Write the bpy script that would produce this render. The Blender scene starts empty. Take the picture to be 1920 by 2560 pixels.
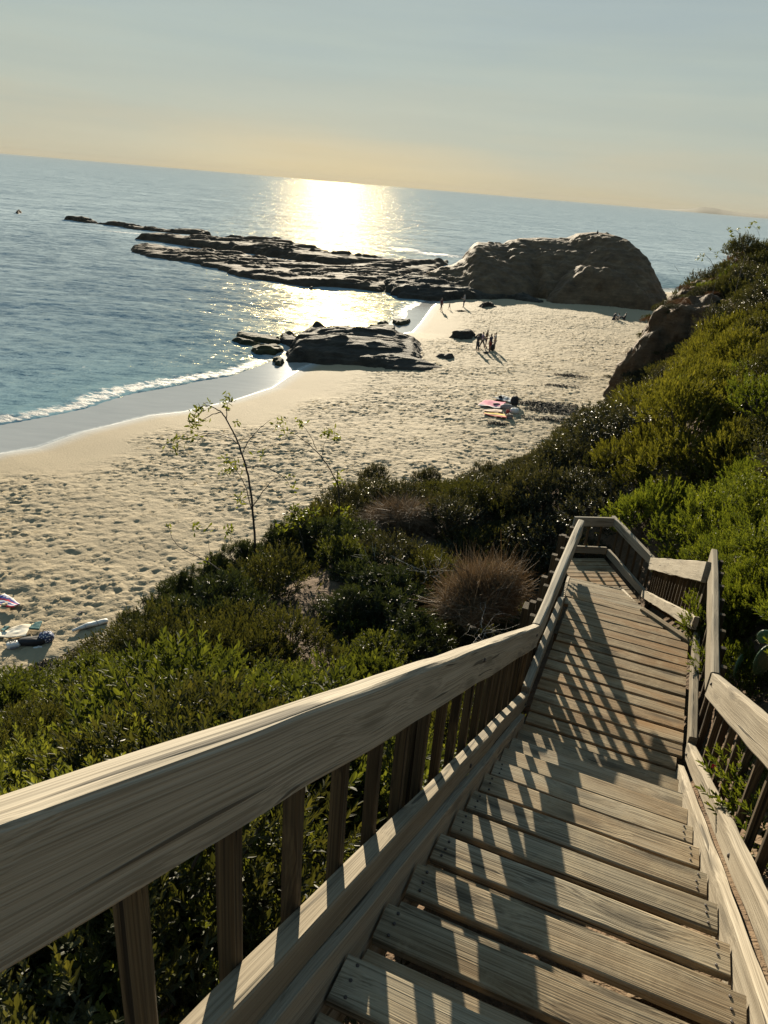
import bpy, math, random
import numpy as np
from mathutils import Vector, Matrix

random.seed(7); rng = np.random.default_rng(7)
S = bpy.context.scene
COL = S.collection
PI = math.pi

# ------------------------------------------------------------------ camera
EYE = 15.0                      # eye height over the sea
FPX = 1829.19                   # focal length in pixels of a 1920 px wide frame
ROLL = math.atan(0.0844); PITCH = math.atan2(816*math.cos(ROLL), FPX)
cr, sr, cp, sp = math.cos(ROLL), math.sin(ROLL), math.cos(PITCH), math.sin(PITCH)
R0 = Vector((1,0,0)); U0 = Vector((0,sp,cp)); F0 = Vector((0,cp,-sp))
cam_d = bpy.data.cameras.new('camera'); cam = bpy.data.objects.new('camera', cam_d); COL.objects.link(cam)
rt = R0*cr + U0*sr; up = -R0*sr + U0*cr
cam.matrix_world = Matrix(((rt.x,up.x,-F0.x,0),(rt.y,up.y,-F0.y,0),(rt.z,up.z,-F0.z,EYE),(0,0,0,1)))
cam_d.sensor_fit = 'VERTICAL'; cam_d.sensor_height = 36.0; cam_d.lens = FPX/2560*36.0
cam_d.clip_start = 0.05; cam_d.clip_end = 200000
S.camera = cam

def ray(px, py):
    a, b = px-960, py-1280
    u = a*cr+b*sr; v = -a*sr+b*cr
    return np.array([u, FPX*cp-v*sp, -FPX*sp-v*cp])/FPX
def at(px, py, z):              # world point seen at a photo pixel on the level z
    r = ray(px, py); t = (z-EYE)/r[2]
    return np.array([r[0]*t, r[1]*t, z])
def atd(px, py, y):             # world point seen at a photo pixel at the distance y
    r = ray(px, py); t = y/r[1]
    return np.array([r[0]*t, y, EYE+r[2]*t])

# the staircase's own axes: a = across, s = along, z over the sea
PSI = 0.360833
DV = np.array([math.sin(PSI), math.cos(PSI), 0]); NV = np.array([math.cos(PSI), -math.sin(PSI), 0])
UPV = np.array([0,0,1.0])
def W(a, s, zr): return NV*a + DV*s + UPV*(EYE+zr)
RUN, RISE, S0, Z0 = 0.342635, 0.17746, 2.02787, -2.41322
SL = RISE/RUN
def nose(s): return Z0-(s-S0)*SL        # line of the tread noses, relative to the eye

# ------------------------------------------------------------------ object helpers
def tag(o, label=None, cat=None, group=None, kind=None):
    if label: o['label'] = label
    if cat: o['category'] = cat
    if group: o['group'] = group
    if kind: o['kind'] = kind
    return o
def empty(name, loc, label=None, cat=None, group=None):
    o = bpy.data.objects.new(name, None); COL.objects.link(o); o.location = tuple(float(c) for c in loc)
    o.empty_display_size = .2
    return tag(o, label, cat, group)
def link(name, me, mat=None, parent=None, loc=None):
    o = bpy.data.objects.new(name, me); COL.objects.link(o)
    if mat and not me.materials: me.materials.append(mat)
    if parent: o.parent = parent
    if loc is not None: o.location = tuple(float(c) for c in loc)
    return o
def mesh(name, verts, faces, mat=None, smooth=False, attrs=None):
    me = bpy.data.meshes.new(name)
    me.from_pydata([tuple(map(float, v)) for v in verts], [], [tuple(map(int, f)) for f in faces]); me.update()
    if smooth: me.polygons.foreach_set('use_smooth', [True]*len(me.polygons))
    if mat: me.materials.append(mat)
    for k, v in (attrs or {}).items():
        v = np.asarray(v, dtype=np.float32)
        a = me.attributes.new(k, 'FLOAT_VECTOR' if v.ndim == 2 else 'FLOAT', 'POINT')
        a.data.foreach_set('vector' if v.ndim == 2 else 'value', v.ravel())
    return me
def mesh_np(name, V, Q, mat=None, smooth=True, attrs=None):   # quads only, fast
    me = bpy.data.meshes.new(name); V = np.asarray(V, np.float32); Q = np.asarray(Q, np.int32); n = Q.shape[1]
    me.vertices.add(len(V)); me.vertices.foreach_set('co', V.ravel())
    me.loops.add(Q.size); me.loops.foreach_set('vertex_index', Q.ravel())
    me.polygons.add(len(Q)); me.polygons.foreach_set('loop_start', np.arange(0, Q.size, n, dtype=np.int32))
    me.polygons.foreach_set('use_smooth', np.full(len(Q), smooth))
    me.update(calc_edges=True); me.validate()
    if mat: me.materials.append(mat)
    for k, v in (attrs or {}).items():
        v = np.asarray(v, dtype=np.float32)
        a = me.attributes.new(k, 'FLOAT_VECTOR' if v.ndim == 2 else 'FLOAT', 'POINT')
        a.data.foreach_set('vector' if v.ndim == 2 else 'value', v.ravel())
    return me
def grid_quads(nx, ny):
    i = np.arange((nx-1)*(ny-1)); x = i % (nx-1); y = i//(nx-1); a = y*nx+x
    return np.stack([a, a+1, a+nx+1, a+nx], 1)
def unit(v):
    v = np.asarray(v, float); return v/max(1e-9, np.linalg.norm(v))

# value noise on arrays (fractal), used to shape ground, rock and water
_perm = rng.permutation(4096); _val = rng.random(4096)
def vnoise(x, y, z=0.0):
    x = np.asarray(x, float); y = np.asarray(y, float); z = np.zeros_like(x)+z
    xi, yi, zi = np.floor(x).astype(int), np.floor(y).astype(int), np.floor(z).astype(int)
    fx, fy, fz = x-xi, y-yi, z-zi
    fx, fy, fz = [f*f*f*(f*(f*6-15)+10) for f in (fx, fy, fz)]
    h = lambda a, b, c: _val[_perm[(_perm[(_perm[a & 4095]+b) & 4095]+c) & 4095]]
    L = lambda a, b, t: a+(b-a)*t
    return L(L(L(h(xi,yi,zi),h(xi+1,yi,zi),fx),L(h(xi,yi+1,zi),h(xi+1,yi+1,zi),fx),fy),
             L(L(h(xi,yi,zi+1),h(xi+1,yi,zi+1),fx),L(h(xi,yi+1,zi+1),h(xi+1,yi+1,zi+1),fx),fy),fz)*2-1
def fbm(x, y, z=0.0, o=4, g=.5, l=2.03):
    s = 0; a = 1.0; f = 1.0
    for i in range(o):
        s = s+a*vnoise(np.asarray(x)*f+17.3*i, np.asarray(y)*f-9.1*i, np.asarray(z)*f+5.7*i); a *= g; f *= l
    return s
def ridged(x, y, z=0.0, o=4):
    s = 0; a = .5; f = 1.0
    for i in range(o):
        s = s+a*(1-np.abs(vnoise(np.asarray(x)*f+31.7*i, np.asarray(y)*f+3.3*i, z*f))); a *= .5; f *= 2.1
    return s
def sstep(a, b, x):
    t = np.clip((np.asarray(x, float)-a)/(b-a), 0, 1); return t*t*(3-2*t)
def poly_dist(P, X, Y):         # distance to an open polyline, signed by side (left of its direction = +), and arc position
    best = np.full(X.shape, 1e12); sg = np.zeros(X.shape); acc = 0; arc = np.zeros(X.shape)
    for (x0, y0), (x1, y1) in zip(P[:-1], P[1:]):
        dx, dy = x1-x0, y1-y0; L2 = dx*dx+dy*dy; L = math.sqrt(L2)
        t = np.clip(((X-x0)*dx+(Y-y0)*dy)/L2, 0, 1)
        ex, ey = X-(x0+t*dx), Y-(y0+t*dy); d = ex*ex+ey*ey
        m = d < best; best = np.where(m, d, best)
        sg = np.where(m, np.sign(dx*(Y-y0)-dy*(X-x0)), sg); arc = np.where(m, acc+t*L, arc); acc += L
    return np.sqrt(best)*np.where(sg == 0, 1, sg), arc
def poly_in(P, X, Y):           # signed distance to a closed polygon, inside = +
    ins = np.zeros(X.shape, bool); best = np.full(X.shape, 1e12); n = len(P)
    for i in range(n):
        (x0, y0), (x1, y1) = P[i], P[(i+1) % n]
        dx, dy = x1-x0, y1-y0; L2 = dx*dx+dy*dy+1e-12
        t = np.clip(((X-x0)*dx+(Y-y0)*dy)/L2, 0, 1)
        best = np.minimum(best, (X-x0-t*dx)**2+(Y-y0-t*dy)**2)
        c = ((y0 > Y) != (y1 > Y)) & (X < dx*(Y-y0)/(dy if abs(dy) > 1e-12 else 1e-12)+x0); ins ^= c
    return np.sqrt(best)*np.where(ins, 1, -1)

# ------------------------------------------------------------------ material helpers
class NT:
    def __init__(s, name, world=None):
        if world: s.t = world.node_tree
        else:
            s.m = bpy.data.materials.new(name); s.m.use_nodes = True; s.t = s.m.node_tree
        s.t.nodes.clear()
    def n(s, typ, ins=None, **kw):
        o = s.t.nodes.new(typ)
        for k, v in kw.items(): setattr(o, k, v)
        for k, v in (ins or {}).items():
            i = o.inputs[k]
            if isinstance(v, bpy.types.NodeSocket): s.t.links.new(v, i)
            elif isinstance(v, tuple) and len(v) == 3 and i.type == 'RGBA': i.default_value = v+(1,)
            else: i.default_value = v
        return o
    def ramp(s, fac, stops, interp='LINEAR'):
        o = s.n('ShaderNodeValToRGB'); r = o.color_ramp; r.interpolation = interp
        while len(r.elements) < len(stops): r.elements.new(0.5)
        for e, (p, c) in zip(r.elements, stops):
            e.position = p; e.color = (c, c, c, 1) if not isinstance(c, tuple) else c+(1,)
        s.t.links.new(fac, o.inputs[0]); return o.outputs[0]
    def math(s, op, a, b=0.0, c=None):
        o = s.n('ShaderNodeMath', operation=op)
        for i, v in enumerate((a, b, c)):
            if v is None: continue
            if isinstance(v, bpy.types.NodeSocket): s.t.links.new(v, o.inputs[i])
            else: o.inputs[i].default_value = v
        return o.outputs[0]
    def mix(s, fac, a, b, blend='MIX'):
        o = s.n('ShaderNodeMix', data_type='RGBA', blend_type=blend)
        for i, v in ((0, fac), (6, a), (7, b)):
            if isinstance(v, bpy.types.NodeSocket): s.t.links.new(v, o.inputs[i])
            else: o.inputs[i].default_value = v if not isinstance(v, tuple) else v+(1,)
        return o.outputs[2]
    def noise(s, vec, scale, detail=4.0, rough=.55, dist=0.0):
        return s.n('ShaderNodeTexNoise', {'Vector': vec, 'Scale': scale, 'Detail': detail, 'Roughness': rough, 'Distortion': dist}).outputs[0]
    def maps(s, vec, scale=(1,1,1), rot=(0,0,0)):
        return s.n('ShaderNodeMapping', {'Vector': vec, 'Scale': scale, 'Rotation': rot}).outputs[0]
    def out(s, shader): s.t.links.new(shader, s.n('ShaderNodeOutputMaterial').inputs[0]); return s.m
def obco(t): return t.n('ShaderNodeTexCoord').outputs['Object']
def geoP(t): return t.n('ShaderNodeNewGeometry').outputs['Position']
def attr(t, name, o='Fac'): return t.n('ShaderNodeAttribute', attribute_name=name).outputs[o]
def bump(t, h, strength, dist): return t.n('ShaderNodeBump', {'Height': h, 'Strength': strength, 'Distance': dist}).outputs[0]
def bsdf(t, **k): return t.n('ShaderNodeBsdfPrincipled', {kk.replace('_', ' '): v for kk, v in k.items()}).outputs[0]
def plain(name, col, rough=.8, var=.25, scale=14.0, bmp=.25):
    t = NT(name); co = obco(t)
    f = t.noise(co, scale)
    c = t.mix(f, tuple(x*(1-var) for x in col), tuple(min(1, x*(1+var)) for x in col))
    return t.out(bsdf(t, Base_Color=c, Roughness=rough, Normal=bump(t, f, bmp, .02)))

# ---- weathered wood: grain follows the attribute gco (along, across, through) of every board
def wood(name, light, mid, dark, warm, stain=0.35, swl=.03, crk_=.275, fq=150, dst=.0):
    t = NT(name)
    g = attr(t, 'gco', 'Vector'); rnd = t.n('ShaderNodeObjectInfo').outputs['Random']
    off = t.n('ShaderNodeCombineXYZ', {0: t.math('MULTIPLY', rnd, 37.0), 1: t.math('MULTIPLY', rnd, 11.0), 2: t.math('MULTIPLY', rnd, 5.0)}).outputs[0]
    g = t.n('ShaderNodeVectorMath', {0: g, 1: off}, operation='ADD').outputs[0]
    warp = t.n('ShaderNodeTexNoise', {'Vector': t.maps(g, (.9, 5, 5)), 'Scale': 1.0, 'Detail': 1.0, 'Roughness': .4}).outputs[1]
    wv = t.n('ShaderNodeVectorMath', {0: warp, 1: (.5,.5,.5)}, operation='SUBTRACT').outputs[0]
    kn = t.n('ShaderNodeTexVoronoi', {'Vector': t.maps(g, (1.5, 7.5, 7.5)), 'Scale': 1.0, 'Randomness': 1.0}, feature='F1').outputs[0]
    knot = t.ramp(kn, [(0.0, 1.0), (.13, .8), (.30, 0.0)])
    swirl = t.ramp(kn, [(0.0, 1.0), (.48, 0.0)])
    kw = t.math('MULTIPLY', swirl, swl)
    kv = t.n('ShaderNodeCombineXYZ', {0: 0.0, 1: kw, 2: kw}).outputs[0]
    g2 = t.n('ShaderNodeVectorMath', {0: g, 1: t.n('ShaderNodeVectorMath', {0: wv, 1: (0, .022, .022)}, operation='MULTIPLY').outputs[0]}, operation='ADD').outputs[0]
    g2 = t.n('ShaderNodeVectorMath', {0: g2, 1: kv}, operation='ADD').outputs[0]
    fib = t.noise(t.maps(g2, (1.0, fq, fq)), 1.0, 2.0, .5)
    fine = t.noise(t.maps(g2, (3.0, 330, 330)), 1.0, 2.0, .6)
    wide = t.noise(t.maps(g2, (.8, 22, 22)), 1.0, 2.0, .5)
    patch = t.noise(t.maps(g, (1.3, 4.5, 4.5)), 1.0, 3.0, .6)
    crk = t.noise(t.maps(g2, (.8, 34, 34)), 1.0, 1.0, .4)
    crack = t.ramp(crk, [(crk_, 1.0), (crk_+.03, 0.0)])
    v = t.math('ADD', t.math('MULTIPLY', fib, .62), t.math('ADD', t.math('MULTIPLY', fine, .20), t.math('MULTIPLY', wide, .30)))
    c = t.ramp(v, [(.38, dark), (.49, tuple((p+q)/2.2 for p, q in zip(dark, mid))), (.56, mid), (.70, light)])
    c = t.mix(t.ramp(patch, [(.42, 0.0), (.68, stain)]), c, warm)
    r2 = t.math('FRACT', t.math('MULTIPLY', rnd, 7.31))
    c = t.mix(t.ramp(r2, [(.62, 0.0), (.78, stain*.75)]), c, t.mix(.5, c, warm))
    tint = t.mix(rnd, (1.12, 1.10, 1.08), (.70, .66, .60))
    c = t.mix(1.0, c, tint, 'MULTIPLY')
    dust = t.math('MULTIPLY', t.ramp(t.noise(geoP(t), 5.5, 5, .7), [(.50, 0.0), (.66, 1.0)]), dst)     # drifted sand
    c = t.mix(dust, c, (.36,.29,.185))
    c = t.mix(t.math('MULTIPLY', knot, .7), c, tuple(x*.55 for x in dark))
    c = t.mix(t.math('MULTIPLY', crack, .85), c, tuple(x*.30 for x in dark))
    h = t.math('ADD', t.math('MULTIPLY', fib, .8), t.math('MULTIPLY', fine, .18))
    h = t.math('SUBTRACT', h, t.math('MULTIPLY', crack, .7))
    return t.out(bsdf(t, Base_Color=c, Roughness=.85, Specular_IOR_Level=.2, Normal=bump(t, h, .55, .006)))
M_DECK = wood('weathered_tread_wood', (.325,.287,.213), (.240,.207,.148), (.080,.066,.046), (.215,.14,.068), .55, .032, .25, 150, .40)
M_WALK = wood('weathered_boardwalk_wood', (.320,.262,.178), (.232,.182,.114), (.072,.053,.032), (.235,.130,.050), .8, .03, .26, 150, .40)
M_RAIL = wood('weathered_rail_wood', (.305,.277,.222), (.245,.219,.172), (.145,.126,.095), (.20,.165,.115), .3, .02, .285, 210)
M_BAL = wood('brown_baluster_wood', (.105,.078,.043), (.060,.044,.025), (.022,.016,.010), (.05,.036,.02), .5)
M_BOLT = plain('rusty_iron', (.035,.025,.02), .6)

# ---- leaves
def leafmat(name, dark, light, young, trans=.45, rough=.55, tcol=None, hue=.12):
    t = NT(name); lv = attr(t, 'lv'); yg = attr(t, 'yg'); rnd = t.n('ShaderNodeObjectInfo').outputs['Random']
    dark = tuple(x*.66 for x in dark); light = tuple(x*.66 for x in light); young = tuple(x*.66 for x in young)
    c = t.ramp(lv, [(0, dark), (1, light)])
    c = t.mix(yg, c, young)
    c = t.mix(t.math('MULTIPLY', rnd, hue*2.5), c, tuple(x*.72 for x in dark))
    b = bsdf(t, Base_Color=c, Roughness=rough, Specular_IOR_Level=.25)
    tc = t.mix(1.0, c, tcol or (1.5, 1.35, .5), 'MULTIPLY')
    tr = t.n('ShaderNodeBsdfTranslucent', {'Color': tc}).outputs[0]
    return t.out(t.n('ShaderNodeMixShader', {0: trans, 1: b, 2: tr}).outputs[0])
L_BRIGHT = leafmat('bright_green_leaf', (.030,.042,.011), (.072,.092,.024), (.17,.20,.042))
L_NEAR = leafmat('hedge_leaf', (.052,.066,.018), (.135,.160,.046), (.27,.30,.07), .42)  # lighter copy of the green leaf, sunlight put into its colour
L_MID = leafmat('mid_green_leaf', (.030,.042,.014), (.074,.088,.028), (.16,.18,.045), .4)
L_GREY = leafmat('grey_green_leaf', (.070,.080,.044), (.170,.180,.105), (.26,.27,.12), .3, .5)
L_DARK = leafmat('dark_glossy_leaf', (.018,.028,.013), (.046,.062,.028), (.09,.11,.04), .28, .40)
L_YEL = leafmat('yellow_green_leaf', (.050,.058,.014), (.128,.132,.030), (.21,.205,.05), .5, .5)
L_GRN = leafmat('fresh_green_leaf', (.045,.070,.014), (.120,.150,.028), (.20,.23,.04), .48, .45)
L_OLV = leafmat('olive_leaf', (.026,.032,.012), (.075,.080,.030), (.13,.125,.04), .35, .5)
L_SCRUB = leafmat('dull_scrub_leaf', (.022,.026,.014), (.065,.066,.036), (.16,.15,.10), .25, .42)
L_RED = leafmat('reddish_dry_leaf', (.045,.022,.014), (.125,.060,.034), (.17,.10,.05), .3, .6)
L_DRY = leafmat('dry_brown_twig', (.13,.088,.050), (.33,.228,.135), (.55,.44,.32), .15, .7, (1.1,1,.8))
M_STEM = plain('woody_stem', (.07,.05,.035), .85)
M_STEMG = plain('sapling_bark', (.030,.024,.020), .7)
M_SILVER = plain('silver_dead_twig', (.30,.27,.23), .8)

# ================================================================== STAIRS
_bn = [0]
def beam_mesh(name, p0, p1, w, h, mat, side, upv=UPV, n=None, wob=.0022, cham=.007, origin=(0,0,0)):
    p0 = np.array(p0, float); p1 = np.array(p1, float); L = np.linalg.norm(p1-p0)
    n = n or max(2, int(L/.12)); _bn[0] += 1; sd = _bn[0]*3.77
    side = unit(side); upv = unit(upv)
    a, b, c = w/2, h/2, min(cham, w*.3, h*.3); k = c*.35
    sec = [(-a+c,-b),(a-c,-b),(a-k,-b+k),(a,-b+c),(a,b-c),(a-k,b-k),(a-c,b),(-a+c,b),(-a+k,b-k),(-a,b-c),(-a,-b+c),(-a+k,-b+k)]
    m = len(sec); V = []; G = []; off = np.array([rng.random()*40, rng.random()*9, rng.random()*9])
    for i in range(n+1):
        t = i/n; p = p0+(p1-p0)*t
        for j, (x, y) in enumerate(sec):
            q = j//3
            dx = wob*float(vnoise(t*L*2.6+sd, q*7.1)); dy = wob*float(vnoise(t*L*2.6-sd, q*7.1+3))
            rag = 0 if 0 < i < n else wob*1.2*float(vnoise(j*1.7+sd, i*2.3))
            d = (p1-p0)/L
            V.append(p+side*(x+dx)+upv*(y+dy)+d*rag-np.array(origin)); G.append(np.array((t*L, x, y))+off)
    F = [(i*m+j, i*m+(j+1) % m, (i+1)*m+(j+1) % m, (i+1)*m+j) for i in range(n) for j in range(m)]
    F += [tuple(range(m))[::-1], tuple(range(n*m, n*m+m))]
    return mesh(name, V, F, mat, attrs={'gco': G})
def beam(name, parent, p0, p1, w, h, mat, side, upv=UPV, **k):
    o = np.array(parent.location) if parent else np.zeros(3)
    return link(name, beam_mesh(name, p0, p1, w, h, mat, side, upv, origin=o, **k), None, parent)
_balmesh = {}
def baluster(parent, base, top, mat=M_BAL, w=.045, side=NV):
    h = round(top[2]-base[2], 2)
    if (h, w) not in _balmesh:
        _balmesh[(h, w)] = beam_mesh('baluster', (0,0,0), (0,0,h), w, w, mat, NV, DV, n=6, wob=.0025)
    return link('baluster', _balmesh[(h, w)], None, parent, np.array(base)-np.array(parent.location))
def bolt(parent, p, nrm, r=.012):
    nrm = unit(nrm); u = unit(np.cross(nrm, UPV)); v = np.cross(nrm, u); o = np.array(parent.location)
    V = [np.array(p)-o+nrm*d+(u*math.cos(a)+v*math.sin(a))*r*s for d, s in ((-.004,1),(.006,1),(.010,.6)) for a in [2*PI*i/8 for i in range(8)]]
    F = [(k*8+i, k*8+(i+1) % 8, (k+1)*8+(i+1) % 8, (k+1)*8+i) for k in range(2) for i in range(8)]+[tuple(range(16, 24))]
    return link('bolt', mesh('bolt', V, F, M_BOLT), None, parent)

_nail = []
def nail(parent, org, p):
    if not _nail:
        V = [(math.cos(a)*r, math.sin(a)*r, z) for r, z in ((.0058,-.006),(.0058,.0),(.004,.0012)) for a in [2*PI*i/7 for i in range(7)]]
        F = [(k*7+i, k*7+(i+1) % 7, (k+1)*7+(i+1) % 7, (k+1)*7+i) for k in range(2) for i in range(7)]+[tuple(range(14, 21))]
        _nail.append(mesh('nail', V, F, M_BOLT))
    return link('nail', _nail[0], None, parent, p-org)
# ---- upper flight
stair = empty('staircase', W(0.1, 1.0, -1.9), 'weathered wooden staircase flight with open risers in the foreground', 'stairs')
AL, AR = -.503, .697
for k in range(-6, 9):
    s1 = S0+RUN*k; z = Z0-RISE*k
    wdt = .143; jit = lambda m: (rng.random()-.5)*m
    # front board of the tread carries the nose, a narrower board lies behind it
    al, ar = AL+.004+jit(.006), AR+jit(.012); gp = .034+rng.random()*.008
    for (sa, sb) in ((s1-wdt, s1), (s1-wdt-gp-.155, s1-wdt-gp)):
        sm = (sa+sb)/2; tz = jit(.004)
        tb = beam('tread_board', stair, W(al, sm+jit(.004), z-.02+tz), W(ar, sm+jit(.004), z-.02+tz+jit(.004)), sb-sa, .04, M_DECK, DV, n=16, wob=.003)
        if sb == s1 and -5 < k < 6:
            for a in (al+.045, ar-.045):
                for q in (-.045, 0, .045): nail(tb, np.array(stair.location), W(a+jit(.012), sm+q+jit(.01), z+tz+.0045))
for a0, a1, dz in ((-.552, -.508, .075), (.702, .752, .062)):
    am = (a0+a1)/2; sA, sB = -1.2, 5.05
    beam('stringer', stair, W(am, sA, nose(sA)+dz-.21), W(am, sB, nose(sB)+dz-.21), a1-a0, .42, M_RAIL, NV, n=60, wob=.004)
for s in (.6, 2.9, 4.9):
    for a in (-.53, .727):
        beam('support_post', stair, W(a, s, nose(s)-2.6), W(a, s, nose(s)-.245), .09, .09, M_BAL, NV, DV)

# ---- level walkway after it
ZW = Z0-RISE*9
walk = empty('boardwalk', W(.1, 6.2, ZW), 'level wooden landing of cross planks between the upper and lower stair flights', 'walkway')
s = 4.93; i = 0
while s < 7.52:
    wd = .138+rng.random()*.012; sm = s+wd/2
    ar = .745 if sm < 7.08 else .745-(sm-7.12)/.43*.50
    if sm < 5.25: ar = AR+.01
    beam('deck_board', walk, W(-.502+(rng.random()-.5)*.012, sm, ZW-.02+(rng.random()-.5)*.005), W(ar, sm+(rng.random()-.5)*.006, ZW-.02+(rng.random()-.5)*.005), wd, .038, M_WALK, DV, n=16, wob=.003)
    s += wd+(.028 if s < 6.6 else .008); i += 1
beam('edge_board', walk, W(.83, 7.085, ZW-.03), W(.255, 7.56, ZW-.03), .075, .10, M_DECK, W(.47,.565,0)-W(0,0,0), n=10, wob=.004)
for a in (-.46, .66): beam('joist', walk, W(a, 4.95, ZW-.13), W(a, 7.05, ZW-.13), .045, .17, M_BAL, NV)
for a in (-.52, .72):
    for s in (5.4, 7.0): beam('support_post', walk, W(a, s, ZW-2.6), W(a, s, ZW-.22), .09, .09, M_BAL, NV, DV)

# ---- railings of the upper flight and the walkway
def railing(a, dirn, label, s_end):
    # a = inner face, dirn = +1 to the right, -1 to the left
    r = empty('railing', W(a, 2.5, nose(2.5)), label, 'railing')
    c = a+dirn*.0325; cb = a+dirn*.094
    sA, sK = -1.3, 5.32
    top = lambda s: nose(s)+.805; low = lambda s: nose(s)+.135
    beam('handrail', r, W(c, sA, top(sA)), W(c, sK, top(sK)), .066, .225, M_RAIL, NV, n=110, wob=.0042, cham=.014)
    beam('lower_rail', r, W(c, sA, low(sA)), W(c, sK+.1, low(sK+.1)), .066, .145, M_RAIL, NV, n=90, wob=.005, cham=.012)
    zt = ZW+.82-.1; zl = ZW+.055
    beam('handrail', r, W(c, sK+.003, zt), W(c, s_end, zt), .070, .20, M_RAIL, NV, n=30, wob=.006, cham=.016)
    beam('lower_rail', r, W(c, sK+.104, zl), W(c, s_end-.55, zl), .066, .12, M_RAIL, NV, n=28, wob=.005, cham=.012)
    s = -.79-.29
    while s < 5.2:
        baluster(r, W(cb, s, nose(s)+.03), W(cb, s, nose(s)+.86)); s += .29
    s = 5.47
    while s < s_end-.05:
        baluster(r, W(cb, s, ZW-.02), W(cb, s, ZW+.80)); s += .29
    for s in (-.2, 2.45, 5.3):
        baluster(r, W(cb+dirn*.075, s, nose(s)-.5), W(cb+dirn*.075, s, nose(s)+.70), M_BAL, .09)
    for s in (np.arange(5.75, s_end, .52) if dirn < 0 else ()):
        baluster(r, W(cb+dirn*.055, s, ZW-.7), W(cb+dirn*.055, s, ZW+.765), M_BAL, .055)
    for s in (3.02, 5.16):
        bolt(r, W(a, s, top(s)+.03), -NV*dirn); bolt(r, W(a, s+.1, low(s+.1)-.01), -NV*dirn)
    return r
railing(-.55, -1, 'thick weathered wooden railing along the left side of the upper stairs', 7.72)
railing(.772, 1, 'pale wooden railing along the right side of the upper stairs, against the green shrubs', 7.72)
big = beam('post_stub', None, W(-.735, 5.95, ZW-.6), W(-.735, 5.95, ZW+.60), .13, .13, M_BAL, NV, DV)
tag(big, 'dark thick timber post end behind the bend of the left railing', 'post')

# ---- lower flight: a little turned, it drops to the lower landing
ZC = Z0-RISE*9-RISE*13.6
A0 = W(.745, 7.4, 0)[:2]; A1 = np.array((4.78, 11.62))
fd = np.array((*unit(A1-A0), 0)); fn = np.array((fd[1], -fd[0], 0)); Lf = np.linalg.norm(A1-A0)
def Wf(a, s, zr): return np.array((A0[0], A0[1], 0))+fn*a+fd*s+UPV*(EYE+zr)
low = empty('staircase', Wf(-.7, 2.4, ZW-1.3), 'lower flight of wooden stairs dropping from the boardwalk to the small landing', 'stairs')
nst = 13; rise2 = (ZW-ZC)/(nst+.6); run2 = (Lf-.25)/(nst)
for k in range(nst):
    s1 = .22+run2*(k+1); z = ZW-rise2*(k+1)
    for (sa, sb) in ((s1-.145, s1), (s1-.33, s1-.172)):
        sm = (sa+sb)/2; beam('tread_board', low, Wf(-1.30, sm, z-.02), Wf(-.42, sm, z-.02), sb-sa, .04, M_DECK, fd, n=6, wob=.003)
for a in (-1.33, -.39):
    beam('stringer', low, Wf(a, .1, ZW-.17), Wf(a, Lf-.1, ZC+.02), .045, .28, M_RAIL, fn, n=20)
ctr = np.array((4.2, 12.3, 0)); cd = unit(np.array((-.16, 1.0, 0))); cn = np.array((cd[1], -cd[0], 0))
def Wc(a, s, zr): return np.array((4.80, 11.62, 0))+cn*a+cd*s+UPV*(EYE+zr)
land = empty('boardwalk', Wc(-.7, .8, ZC), 'small sunlit lower landing of cross planks at the foot of the far stair flight', 'walkway')
s = -.1
while s < 1.6:
    beam('deck_board', land, Wc(-1.12, s, ZC-.02), Wc(-.12, s, ZC-.02), .135, .038, M_WALK, cd, n=8, wob=.003); s += .155
for a in (-1.0, -.25):
    for q in (0.1, 1.4): beam('support_post', land, Wc(a, q, ZC-2.6), Wc(a, q, ZC-.045), .09, .09, M_BAL, cn, cd)
rl = empty('railing', Wf(0, 2.5, ZW-1.1), 'far right railing of sloping boards and slim balusters beside the lower flight', 'railing')
slope = (ZC-ZW)/Lf
beam('handrail', rl, Wf(0, -.02, ZW+.69), Wf(0, Lf, ZC+.70), .055, .235, M_RAIL, fn, n=30, wob=.006)
beam('lower_rail', rl, Wf(0, -.25, ZW+.10-slope*.25), Wf(0, Lf-.03, ZC+.10), .055, .15, M_RAIL, fn, n=30, wob=.006)
for i in range(1, int(Lf/.29)+1):
    q = i*.29; zz = ZW+slope*q
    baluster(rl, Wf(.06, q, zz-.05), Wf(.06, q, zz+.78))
beam('handrail', rl, Wc(.02, .03, ZC+.73), Wc(.02, 1.78, ZC+.73), .075, .18, M_RAIL, cn, n=12, wob=.006, cham=.016)
beam('lower_rail', rl, Wc(.0, .03, ZC+.08), Wc(.0, 1.62, ZC+.08), .06, .15, M_RAIL, cn, n=12, wob=.006)
for i in range(6): baluster(rl, Wc(.065, .15+i*.28, ZC-.05), Wc(.065, .15+i*.28, ZC+.78))
beam('post', rl, Wf(.09, .12, ZW-1.5), Wf(.09, .12, ZW+.75), .09, .09, M_BAL, fn, fd)
beam('post', rl, Wc(.10, -.05, ZC-1.5), Wc(.10, -.05, ZC+.78), .09, .09, M_BAL, cn, cd)
rc = empty('railing', Wc(-1, 1.7, ZC), 'short dark railing closing the far end of the lower landing', 'railing')
beam('handrail', rc, Wc(-.80, 1.74, ZC+.70), Wc(-.02, 1.68, ZC+.72), .055, .19, M_RAIL, cd, n=10, wob=.005)
beam('lower_rail', rc, Wc(-.80, 1.72, ZC+.10), Wc(-.04, 1.66, ZC+.10), .055, .15, M_RAIL, cd, n=10, wob=.005)
for i in range(3): baluster(rc, Wc(-.72+i*.27, 1.77, ZC-.05), Wc(-2.3+i*.27, 1.77, ZC+.76))
lf = empty('railing', Wf(-1.4, 2.5, ZW-1.1), 'left railing of the lower flight, mostly hidden behind the upper railing', 'railing')
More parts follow.
